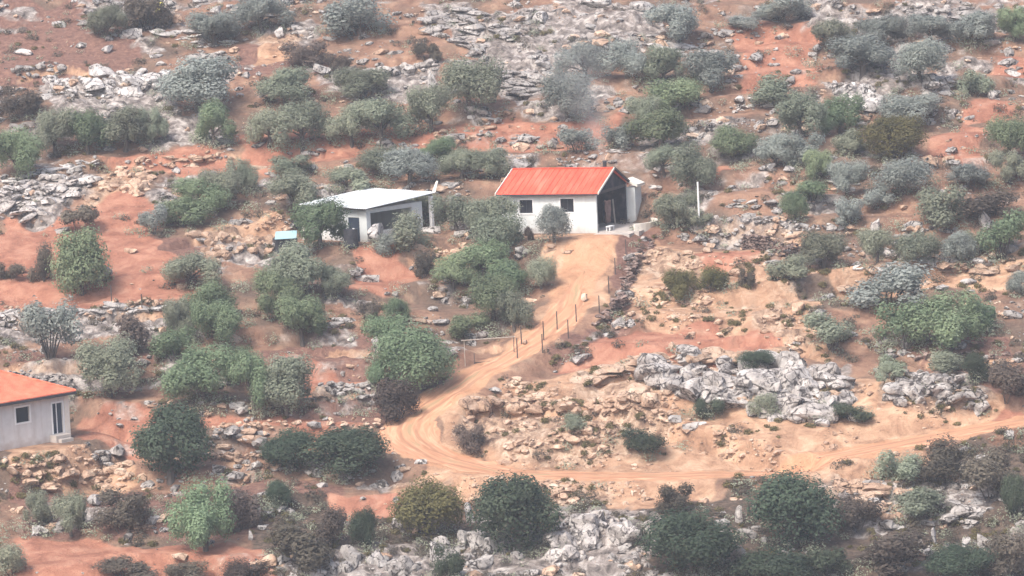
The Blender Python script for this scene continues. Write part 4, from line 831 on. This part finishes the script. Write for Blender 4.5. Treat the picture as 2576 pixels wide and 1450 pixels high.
# ------------------------------------------------------------------ the white house with the red gable roof
TH = R(22); LH, WH, EH, RIDGE = 8.6, 7.6, 3.45, 1.6
hz = P_HOUSE[2]
house = empty('gabled_house', (P_HOUSE[0], P_HOUSE[1], hz), -TH, label='small white house with a red gable roof and sooty, shade-darkened open gable end', cat='house')
bm = bmesh.new(); wins = [(-6.95, -5.75, 1.72, 2.85), (-3.22, -2.02, 1.80, 2.93)]
wall_cells(bm, [-LH, 0], [-.6, EH], 0, .25, [(a, b, c, d) for a, b, c, d in wins])
bx(bm, -LH, -LH+.25, .25, WH-.25, -.6, EH); bx(bm, -LH, 0, WH-.25, WH, -.6, EH)
from_bm('wall', bm, M['plaster'], house)
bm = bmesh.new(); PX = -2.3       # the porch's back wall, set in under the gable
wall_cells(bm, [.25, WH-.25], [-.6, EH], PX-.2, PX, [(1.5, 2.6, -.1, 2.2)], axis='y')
g = from_bm('porch_wall', bm, M['soot_shade'], house)
bm = bmesh.new(); bx(bm, PX-.22, PX-.16, 1.5, 2.6, 0, 2.2); d = from_bm('door', bm, M['darkmetal'], house)
bm = bmesh.new(); bx(bm, PX-.16, PX-.10, 2.4, 2.46, 1.0, 1.2); from_bm('handle', bm, M['frame'], d)
bm = bmesh.new(); a = .12
prism(bm, [(-.15, .02, EH), (-.15, WH-.02, EH), (-.15, WH/2, EH+RIDGE-.05)], (.15, 0, 0)); from_bm('gable_panel', bm, M['soot_shade'], house)
bm = bmesh.new(); bx(bm, PX+.01, -.27, WH-.31, WH-.27, -.6, EH-.02); from_bm('porch_shade_lining', bm, M['soot_shade'], house)  # dark sheet added over the pale wall so the recess reads shaded
bm = bmesh.new(); bx(bm, PX+.01, -.20, .26, WH-.32, EH-.08, EH-.03); from_bm('porch_ceiling', bm, M['soot_shade'], house)  # dark sheet hiding the red roof underside, recess shade in its colour
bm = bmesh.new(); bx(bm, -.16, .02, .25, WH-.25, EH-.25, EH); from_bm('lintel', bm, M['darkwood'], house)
bm = bmesh.new(); bx(bm, -.25, 0, WH-.55, WH-.26, -.6, EH-.25); from_bm('porch_post', bm, M['soot_shade'], house)
OV = .32
def slope(y0, y1, z0, z1, m):
    bm = bmesh.new(); n = 17; xs = np.array([-LH-.3+(LH+.6)*(i+q_)/n for i in range(n) for q_ in (0, .10, .12, .22)]+[.3]); t = .07
    for s in range(2):
        for i, x in enumerate(xs): pass
    top0 = [bm.verts.new((x, y0, z0+t+(.06 if i % 4 in (1, 2) else 0))) for i, x in enumerate(xs)]; top1 = [bm.verts.new((x, y1, z1+t+(.06 if i % 4 in (1, 2) else 0))) for i, x in enumerate(xs)]
    b0 = [bm.verts.new((x, y0, z0)) for x in xs]; b1 = [bm.verts.new((x, y1, z1)) for x in xs]
    for i in range(len(xs)-1):
        bm.faces.new((top0[i], top0[i+1], top1[i+1], top1[i])); bm.faces.new((b0[i+1], b0[i], b1[i], b1[i+1]))
        bm.faces.new((b0[i], b0[i+1], top0[i+1], top0[i])); bm.faces.new((b1[i+1], b1[i], top1[i], top1[i+1]))
    bm.faces.new((b0[0], top0[0], top1[0], b1[0])); bm.faces.new((top0[-1], b0[-1], b1[-1], top1[-1]))
    return bm
k_sl = RIDGE/(WH/2)
bm = slope(-OV, WH/2, EH+.02-OV*k_sl, EH+.02+RIDGE, M['roof_red']); roof = from_bm('roof', bm, M['roof_red'], house)
bm = slope(WH+OV, WH/2, EH+.02-OV*k_sl, EH+.02+RIDGE, M['roof_red']); from_bm('roof', bm, M['roof_red'], house)
for xx in (-LH-.42, .30):
    bm = bmesh.new(); e0 = EH+.02-OV*k_sl
    prism(bm, [(xx, -OV-.02, e0-.06), (xx, WH/2, EH+RIDGE-.04), (xx, WH/2, EH+RIDGE+.15), (xx, -OV-.02, e0+.13)], (.07, 0, 0)); from_bm('verge_board', bm, M['trim'], roof)
    bm = bmesh.new(); prism(bm, [(xx, WH+OV+.02, e0-.06), (xx, WH+OV+.02, e0+.15), (xx, WH/2+.004, EH+RIDGE+.17), (xx, WH/2+.004, EH+RIDGE-.04)], (.12, 0, 0)); from_bm('verge_board', bm, M['darkwood'], roof)
bm = bmesh.new(); bx(bm, -LH-.28, .28, WH/2-.12, WH/2+.12, EH+RIDGE+.11, EH+RIDGE+.17); from_bm('ridge_cap', bm, M['roof_red'], roof)
bm = bmesh.new(); bx(bm, -LH-.3, .3, -OV-.12, -OV-.01, EH-OV*k_sl-.10, EH-OV*k_sl+.03); from_bm('gutter', bm, M['darkmetal'], house)
for a_, b_, c_, d_2 in wins:
    bm = bmesh.new(); t = .11
    bx(bm, a_-t, b_+t, -.045, .02, c_-t, c_); bx(bm, a_-t, b_+t, -.045, .02, d_2, d_2+t); bx(bm, a_-t, a_, -.045, .02, c_, d_2); bx(bm, b_, b_+t, -.045, .02, c_, d_2)
    wn = from_bm('window', bm, M['frame'], house)
    bm = bmesh.new(); bx(bm, a_, b_, .15, .19, c_, d_2); from_bm('pane', bm, M['glass'], wn)
    bm = bmesh.new(); mx_ = (a_+b_)/2; bx(bm, mx_-.025, mx_+.025, .115, .148, c_, d_2); from_bm('mullion', bm, M['darkmetal'], wn)
bm = bmesh.new(); rod(bm, (-.7, WH/2+.5, EH+RIDGE-.35), (-.7, WH/2+.5, EH+RIDGE+.55), .16, .16, 10); rod(bm, (-.7, WH/2+.5, EH+RIDGE+.55), (-.7, WH/2+.5, EH+RIDGE+.68), .24, .12, 10); from_bm('chimney_pipe', bm, M['darkmetal'], house)
# annex behind the gable end, with its own little mono-pitch cap
bm = bmesh.new(); bx(bm, .05, .8, WH-.2, WH+1.4, -.6, 3.15); an = from_bm('annex', bm, M['plaster'], house)
bm = bmesh.new(); prism(bm, [(-.02, WH-.4, 3.65), (1.1, WH-.4, 3.17), (1.1, WH+1.6, 3.17), (-.02, WH+1.6, 3.65)], (0, 0, .22)); from_bm('annex_roof', bm, M['trim'], an)
# terrace slab in front of the gable, with its low curved parapet
slab = empty('terrace_slab', (P_HOUSE[0], P_HOUSE[1], hz), -TH, label='grey concrete terrace slab in front of the dark gable end', cat='terrace')
bm = bmesh.new(); bx(bm, -2.2, 3.6, .27, WH-.45, -.9, .10); bx(bm, .02, 3.2, -1.0, .26, -.9, .02); from_bm('slab', bm, M['concrete'], slab)
bm = bmesh.new()
for i in range(10):
    a0, a1 = R(-42+i*9), R(-42+(i+1)*9-.3); r0, r1 = 3.5, 3.75; c = (.3, 3.3)
    prism(bm, [(c[0]+r*math.cos(t), c[1]+r*math.sin(t), -.8) for r, t in ((r0, a0), (r1, a0), (r1, a1), (r0, a1))], (0, 0, 1.45))
from_bm('parapet', bm, M['trim'], slab)
def on(emp_loc, rz, x, y, z=0):
    c, s = math.cos(rz), math.sin(rz); return (emp_loc[0]+c*x-s*y, emp_loc[1]+s*x+c*y, emp_loc[2]+z)
tb = empty('bench', on(P_HOUSE, -TH, .75, 1.1, .10), -TH, label='white bench standing on the terrace under the gable', cat='bench')
tb.scale = (.75, .75, .8)
bm = bmesh.new(); bx(bm, -.25, .25, -.75, .75, .42, .5); from_bm('seat', bm, M['frame'], tb)
for sx in (-.18, .18):
    for sy in (-.65, .65):
        bm = bmesh.new(); bx(bm, sx-.04, sx+.04, sy-.04, sy+.04, 0, .42); from_bm('leg', bm, M['frame'], tb)
def drape(name, label, cat, x, y, z, w, h, m, seed):
    g = np.random.default_rng(seed); bm = bmesh.new(); nx_, nz_ = 12, 10; vs = []
    for j in range(nz_+1):
        for i in range(nx_+1): vs.append((.0+.1*math.sin(i*1.3+j*.2)+.03*g.normal(), (i/nx_-.5)*w*(1-.15*j/nz_), -h*j/nz_+.03*g.normal()))
    f = [bm.verts.new(v) for v in vs]; b = [bm.verts.new((v[0]-.05, v[1], v[2])) for v in vs]; k = nx_+1
    for j in range(nz_):
        for i in range(nx_):
            q = [j*k+i, j*k+i+1, (j+1)*k+i+1, (j+1)*k+i]; bm.faces.new([f[t] for t in q]); bm.faces.new([b[t] for t in q[::-1]])
    o = from_bm(name, bm, m, None, True); o.location = on(P_HOUSE, -TH, x, y, z); o.rotation_euler[2] = -TH
    setp(o, label, cat)
drape('hanging_blanket', 'brown and pink blanket hanging in the porch of the white house', 'blanket', -.6, 4.3, 2.3, 1.5, 1.9, M['cloth'], 3)
for i, (x, y, l, ln_, lb) in enumerate(((-.5, 5.6, 2.3, .5, 'grey plank leaning on the right side of the dark porch'), (-.9, 1.0, 2.0, -.4, 'brown plank leaning on the left side of the dark porch'))):
    bm = bmesh.new(); prism(bm, [(0, 0, 0), (0, .22, 0), (-ln_*.4, .22+ln_*.3, l), (-ln_*.4, ln_*.3, l)], (.05, 0, 0)); o = from_bm('plank', bm, M['wood' if i == 0 else 'cloth']); o.location = on(P_HOUSE, -TH, x, y, -.02); o.rotation_euler[2] = -TH; setp(o, lb, 'plank')
# ------------------------------------------------------------------ the shed
az = R(-41)   # local x runs along the left wall towards the front corner
shed = empty('open_shed', tuple(P_SHED), az, label='white open-sided shed under a big pale corrugated sheet roof', cat='shed')
LS, WS, HS_ = 6.6, 7.0, 2.75
bm = bmesh.new(); wall_cells(bm, [-LS, 0], [-.6, HS_], 0, .22, [(-2.15, -.85, -.1, 2.05)]); bx(bm, -LS, -LS+.22, .22, WS-.22, -.6, HS_); bx(bm, -LS, 0, WS-.22, WS, -.6, HS_)
wall_cells(bm, [.22, WS-.22], [-.6, HS_], -.22, 0, [(.5, 5.7, .8, 2.4)], axis='y'); from_bm('wall', bm, M['plaster'], shed)
bm = bmesh.new(); bx(bm, -2.13, -.87, .06, .12, 0, 2.03); from_bm('door', bm, M['blue_door'], shed)
bm = bmesh.new(); bx(bm, -LS+.23, -.24, .23, WS-.23, -.02, .05); from_bm('floor', bm, M['concrete'], shed)
bm = bmesh.new(); xs = np.linspace(-LS-.7, .5, 61); y0, y1 = -.6, WS+1.3; Zr = lambda x, y: HS_+.16+.060*(y-y0)-.022*x
rows = []
for y in (y0, (y0+y1)/2, y1): rows.append([bm.verts.new((x, y, Zr(x, y)+.035*(i % 2)+.02*math.sin(x*2+y))) for i, x in enumerate(xs)])
lowr = [[bm.verts.new((v.co.x, v.co.y, v.co.z-.05)) for v in r] for r in rows]
for j in range(2):
    for i in range(len(xs)-1):
        bm.faces.new((rows[j][i], rows[j][i+1], rows[j+1][i+1], rows[j+1][i])); bm.faces.new((lowr[j][i+1], lowr[j][i], lowr[j+1][i], lowr[j+1][i+1]))
for i in range(len(xs)-1):
    bm.faces.new((lowr[0][i], lowr[0][i+1], rows[0][i+1], rows[0][i])); bm.faces.new((lowr[2][i+1], lowr[2][i], rows[2][i], rows[2][i+1]))
for j in range(2):
    bm.faces.new((lowr[j+1][0], lowr[j][0], rows[j][0], rows[j+1][0])); bm.faces.new((lowr[j][-1], lowr[j+1][-1], rows[j+1][-1], rows[j][-1]))
rf = from_bm('roof_sheet', bm, M['tin'], shed)
bm = bmesh.new(); zc = Zr(.5, y1); prism(bm, [(.1, y1-.06, zc), (.5, y1-.06, zc), (.72, y1+.1, zc+.95), (.5, y1+.1, zc+.95)], (0, .06, 0)); from_bm('bent_flap', bm, M['trim'], rf)
for yy in (-.45, WS+1.0):
    bm = bmesh.new(); bx(bm, -LS-.5, .35, yy, yy+.12, HS_+.0, HS_+.1) if yy < 0 else bx(bm, -LS-.5, .35, yy, yy+.12, HS_+.4, HS_+.5); from_bm('roof_beam', bm, M['darkwood'], shed)
bm = bmesh.new(); bx(bm, .1, .4, WS+.75, WS+1.05, -.8, HS_+.4); from_bm('post', bm, M['frame'], shed)
bm = bmesh.new(); rod(bm, (-LS-.55, -.3, -.8), (-LS-.5, -.35, HS_+.1), .09, .08); rod(bm, (-LS-.55, -.3, 1.2), (-LS-.25, -.38, HS_+.05), .06, .06); from_bm('forked_post', bm, M['trim'], shed)
def spot(u, v): p = at(u, v); return (p[0], p[1], p[2])
# dark drum shape standing in for the shed doorway's dark lower part
p = spot(884, 622); br = empty('drum', p, 0, label='dark drum shape standing in for the lower shed doorway', cat='drum')
bm = bmesh.new()
for z0, z1, r in ((0, .06, .62), (.06, .75, .60), (.75, .81, .63), (.81, 1.4, .60), (1.4, 1.46, .62)): rod(bm, (0, 0, z0), (0, 0, z1), r, r, 18)
from_bm('body', bm, M['darkmetal'], br)
bm = bmesh.new(); rod(bm, (.25, 0, 1.46), (.25, 0, 1.53), .09, .09, 10); from_bm('cap', bm, M['frame'], br)
# dark coop with blue lid
p = spot(718, 620); cp = empty('coop', p, R(12), label='low dark coop with a pale blue tin lid beside the shed', cat='coop')
bm = bmesh.new(); bx(bm, -.95, .95, -.6, .8, -.6, .55); from_bm('box', bm, M['darkmetal'], cp)
bm = bmesh.new(); prism(bm, [(-1.0, -.85, .58), (.8, -1.0, .58), (1.2, .95, 1.0), (-.6, 1.1, 1.0)], (0, 0, .05)); from_bm('lid', bm, M['tin_blue'], cp)
bm = bmesh.new(); bx(bm, .2, .7, -.64, -.605, .0, .45); from_bm('door', bm, M['darkmetal'], cp)
# dark tarpaulin heap behind the coop
p = spot(752, 575); v, f = rock_shape(3, 77, planes=5, rough=.25, boxy=.2); o = link('tarpaulin', mesh_np('tarpaulin', v*np.array([1.0, .7, .5]), f, M['darkmetal'], True)); o.location = (p[0], p[1], p[2]+.3)
setp(o, 'dark tarpaulin heap just behind the blue-lidded coop', 'tarpaulin')
# ------------------------------------------------------------------ the orange-roofed house
PHI = R(44); LC, WC, EC = 11.5, 7.2, 3.5
ch = empty('hipped_house', tuple(P_CORNER), PHI, label='grey-white house with an orange hip roof cut by the left edge', cat='house')
dr = (-1.52, -.58, .55, 2.85); wd = (-4.9, -3.65, 1.85, 2.98)
bm = bmesh.new(); wall_cells(bm, [-LC, 0], [-1.2, EC], 0, .25, [dr, wd]); bx(bm, -LC, -LC+.25, .25, WC-.25, -1.2, EC); bx(bm, -.25, 0, .25, WC-.25, -1.2, EC); bx(bm, -LC, 0, WC-.25, WC, -1.2, EC); from_bm('wall', bm, M['plaster_grey'], ch)
bm = bmesh.new(); ov = .45; rs = 1.75; e = [(-LC-ov, -ov), (ov, -ov), (ov, WC+ov), (-LC-ov, WC+ov)]
lo = [bm.verts.new((x, y, EC-.02)) for x, y in e]; up_ = [bm.verts.new((x, y, EC+.16)) for x, y in e]; r0 = bm.verts.new((-LC+WC/2, WC/2, EC+.16+rs)); r1 = bm.verts.new((-WC/2, WC/2, EC+.16+rs))
bm.faces.new(lo[::-1])
for i in range(4): bm.faces.new((lo[i], lo[(i+1) % 4], up_[(i+1) % 4], up_[i]))
bm.faces.new((up_[0], up_[1], r1, r0)); bm.faces.new((up_[1], up_[2], r1)); bm.faces.new((up_[2], up_[3], r0, r1)); bm.faces.new((up_[3], up_[0], r0)); rr_ = from_bm('roof', bm, M['roof_orange'], ch)
bm = bmesh.new()
for a, b in (((ov, -ov, EC+.16), (-WC/2, WC/2, EC+.16+rs)), ((ov, WC+ov, EC+.16), (-WC/2, WC/2, EC+.16+rs)), ((-LC+WC/2, WC/2, EC+.16+rs), (-WC/2, WC/2, EC+.16+rs))): rod(bm, a, b, .09, .09, 8)
from_bm('ridge_tiles', bm, M['roof_orange'], rr_)
bm = bmesh.new(); bx(bm, -LC-ov, ov, -ov-.1, -ov-.005, EC-.12, EC+.08); from_bm('gutter', bm, M['darkmetal'], ch)
def framed(h, name, parent, m_in, t=.12):
    a, b, c, d = h; bm = bmesh.new(); bx(bm, a-t, b+t, -.04, .02, d, d+t); bx(bm, a-t, a, -.04, .02, c, d); bx(bm, b, b+t, -.04, .02, c, d)
    if name == 'window': bx(bm, a-t, b+t, -.04, .02, c-t, c)
    wn = from_bm(name if name == 'window' else 'door_frame', bm, M['frame'], parent)
    bm = bmesh.new(); bx(bm, a, b, .14, .19, c, d); from_bm('pane' if name == 'window' else 'door', bm, m_in, wn); return wn
framed(wd, 'window', ch, M['glass']); dw = framed(dr, 'door', ch, M['blue_door'])
bm = bmesh.new(); bx(bm, -1.10, -1.03, .10, .138, .55, 2.85); from_bm('door_stile', bm, M['frame'], dw)
bm = bmesh.new(); bx(bm, -.4, .03, -.06, -.005, -1.2, EC-.02); from_bm('corner_strip', bm, M['trim'], ch)
bm = bmesh.new(); bx(bm, -1.9, -.5, -.8, -.01, -1.2, .52); bx(bm, -1.7, -.6, -1.2, -.81, -1.2, .25); from_bm('doorstep', bm, M['concrete'], ch)
# ------------------------------------------------------------------ posts, pole, gate, drum
def post(u, v, px, r, label, m, name='fence_post', cat='post', lean=0, group=None):
    p = spot(u, v); h = px*mpp(p); bm = bmesh.new(); rod(bm, (0, 0, -.4), (lean*h, 0, h), r, r*.85, 8); rod(bm, (lean*h, 0, h), (lean*h, 0, h+.04), r*1.1, r*.9, 8)
    o = from_bm(name, bm, m); o.location = p; return setp(o, label, cat, group)
post(1760, 585, 120, .085, 'tall thin white pole among the olives right of the white house', M['frame'], 'pole', 'pole')
FG = 'thin posts along the track and terraces'
for u, v, h, lb in ((1302, 905, 52, 'thin brown post at the lower end of the broken wall line'), (1312, 868, 44, 'thin brown post just above the lower track edge post'), (1430, 852, 46, 'thin brown post at the foot of the collapsed wall'), (1365, 888, 46, 'thin brown post on the dark bank below the collapsed wall'), (1508, 790, 44, 'thin brown post beside the top of the collapsed wall foot'), (1532, 740, 42, 'thin brown post beside the middle of the collapsed wall'), (1548, 692, 40, 'thin brown post beside the upper half of the collapsed wall'), (1575, 645, 38, 'thin brown post nearest the terrace slab of the white house'), (1368, 858, 48, 'thin brown post halfway along the upper track edge'),
                    (1402, 832, 46, 'thin brown post left of the collapsed wall foot'), (1450, 812, 44, 'thin brown post highest beside the track'), (281, 765, 46, 'thin dark stake on red soil right of the conical tree'), (358, 786, 42, 'thin dark stake left of the green tree row')):
    post(u, v, h, .05, lb, M['darkwood'], group=FG)
p = spot(1168, 925); q = spot(1296, 872); gt = empty('rail_gate', p, 0, label='pale horizontal rail on thin posts at the field edge by the track', cat='gate')
dq = Vector(q)-Vector(p); ht = 66*mpp(p); rt_ = Vector((131*mpp(p), dq.y*.35, 0))
bm = bmesh.new(); rod(bm, Vector((-.15, 0, ht)), Vector((rt_.x, rt_.y, ht+.0)), .045, .045, 8); from_bm('rail', bm, M['wood'], gt)
for t, hh, m_ in ((.02, ht-.06, 'wood'), (.2, ht*.5, 'darkwood'), (.97, ht-.06, 'darkwood')):
    bx_, by_ = rt_.x*t, rt_.y*t; gz = H(p[0]+bx_, p[1]+by_)-p[2]
    bm = bmesh.new(); rod(bm, (bx_, by_, gz-.3), (bx_, by_, max(hh, gz+.4)), .032, .03, 8); from_bm('post', bm, M[m_], gt)
bm = bmesh.new(); rod(bm, (rt_.x*.2, rt_.y*.2, .25), (rt_.x*.62, rt_.y*.62, .25), .04, .04, 8); from_bm('lower_rail', bm, M['darkwood'], gt)
p = spot(402, 34); yd = empty('drum', p, 0, label='yellow plastic drum standing among the rocks near the top left', cat='drum'); bm = bmesh.new()
for z0, z1, r, r2 in ((0, .1, .38, .42), (.1, .55, .42, .42), (.55, .6, .44, .44), (.6, .95, .42, .4), (.95, 1.05, .4, .3)): rod(bm, (0, 0, z0), (0, 0, z1), r, r2, 16)
from_bm('body', bm, M['yellowpaint'], yd); bm = bmesh.new(); rod(bm, (.1, 0, 1.05), (.1, 0, 1.12), .1, .1, 10); from_bm('cap', bm, M['darkmetal'], yd)
# ------------------------------------------------------------------ smoke from the chimney pipe, and the air
c0 = Vector(on(P_HOUSE, -TH, -.7, WH/2+.5, EH+RIDGE+.6))
path = [c0]; 
for (u, v, dy) in ((1425, 60, 17),):
    y = c0.y+dy; d = FWD*F_PX+RGT*(u-1288)-UPV*(v-725); t = (y-CAM[1])/d[1]; path.append(Vector(CAM+d*t))
bm = bmesh.new(); rings = []; N_ = 40
for k in range(N_+1):
    t = k/N_*(len(path)-1); i = min(int(t), len(path)-2); c = path[i].lerp(path[i+1], t-i)-c0; r = .6+8.5*(k/N_); ring = []
    if k == N_: r = .5
    ax = (path[i+1]-path[i]).normalized(); e1 = ax.cross(Vector((0, 1, 0))).normalized(); e2 = ax.cross(e1)
    for a in range(20):
        an_ = a/20*6.2832; rr2 = r*(1+.5*(fbm(np.array([math.cos(an_)*1.3+9.]), np.array([math.sin(an_)*1.3+k*.22]), 601, 3)[0]-.5)*2); ring.append(bm.verts.new(c+(e1*math.cos(an_)+e2*math.sin(an_))*rr2))
    rings.append(ring)
for k in range(N_):
    for a in range(20): bm.faces.new((rings[k][a], rings[k][(a+1) % 20], rings[k+1][(a+1) % 20], rings[k+1][a]))
bm.faces.new(rings[0][::-1]); bm.faces.new(rings[-1])
sm = bpy.data.materials.new('wood_smoke'); sm.use_nodes = True; N = sm.node_tree.nodes; L = sm.node_tree.links; N.remove(N['Principled BSDF'])
pv = N.new('ShaderNodeVolumePrincipled'); pv.inputs['Color'].default_value = (.93, .97, 1.0, 1); pv.inputs['Anisotropy'].default_value = -.35
tc = N.new('ShaderNodeTexCoord'); nn = N.new('ShaderNodeTexNoise'); nn.inputs['Scale'].default_value = .5; nn.inputs['Detail'].default_value = 3; L.new(tc.outputs['Object'], nn.inputs[0])
mr = N.new('ShaderNodeMapRange'); mr.inputs[1].default_value = .36; mr.inputs[2].default_value = .68; mr.inputs[3].default_value = .25; mr.inputs[4].default_value = 1.; L.new(nn.outputs[0], mr.inputs[0])
AXS = (path[1]-path[0]); ALN = AXS.length; AXS = AXS.normalized()
def vm(op, a_, b_=None):
    n_ = N.new('ShaderNodeVectorMath'); n_.operation = op
    for s_i, x_ in enumerate((a_, b_)):
        if x_ is None: continue
        if isinstance(x_, tuple): n_.inputs[s_i].default_value = x_
        else: L.new(x_, n_.inputs[s_i])
    return n_
def mm(op, a_, b_):
    n_ = N.new('ShaderNodeMath'); n_.operation = op
    for s_i, x_ in enumerate((a_, b_)):
        if isinstance(x_, (int, float)): n_.inputs[s_i].default_value = x_
        else: L.new(x_, n_.inputs[s_i])
    return n_.outputs[0]
po = tc.outputs['Object']; along_ = vm('DOT_PRODUCT', po, tuple(AXS)).outputs['Value']
ax_ = vm('SCALE', tuple(AXS)); L.new(along_, ax_.inputs['Scale']); off_ = vm('LENGTH', vm('SUBTRACT', po, ax_.outputs[0]).outputs[0]).outputs['Value']
rad_ = mm('DIVIDE', off_, mm('ADD', mm('MULTIPLY', along_, 6.2/ALN), .32))
fall = N.new('ShaderNodeMapRange'); fall.interpolation_type = 'SMOOTHERSTEP'; fall.inputs[1].default_value = 1.0; fall.inputs[2].default_value = .05; L.new(rad_, fall.inputs[0])
m2 = N.new('ShaderNodeMapRange'); m2.inputs[1].default_value = 0; m2.inputs[2].default_value = 1; m2.inputs[3].default_value = 1; m2.inputs[4].default_value = 0
L.new(mm('POWER', mm('DIVIDE', along_, ALN), .45), m2.inputs[0])
L.new(mm('MULTIPLY', mm('MULTIPLY', mr.outputs[0], fall.outputs[0]), mm('MULTIPLY', m2.outputs[0], .11)), pv.inputs['Density'])
L.new(pv.outputs[0], N['Material Output'].inputs['Volume'])
smo = from_bm('smoke', bm, sm, None, True); smo.location = c0; setp(smo, 'thin bluish wood smoke drifting up from the chimney pipe', 'smoke', kind='stuff')
hm = bpy.data.materials.new('pale_air'); hm.use_nodes = True; N = hm.node_tree.nodes; L = hm.node_tree.links; N.remove(N['Principled BSDF'])
pv = N.new('ShaderNodeVolumePrincipled'); pv.inputs['Color'].default_value = (.74, .85, 1.0, 1); pv.inputs['Density'].default_value = HAZE = .0003; pv.inputs['Anisotropy'].default_value = .0
L.new(pv.outputs[0], N['Material Output'].inputs['Volume'])
zlo = float(Zf.min())-1.2; zhi = max(float(Zf.max())+6, CAM[2]+3)
bm = bmesh.new(); bx(bm, GX[0]-3, GX[-1]+3, GY[0]-3, GY[-1]+3, zlo, zhi); setp(from_bm('haze', bm, hm), 'pale dusty haze lying over the whole hillside', 'haze', kind='stuff')
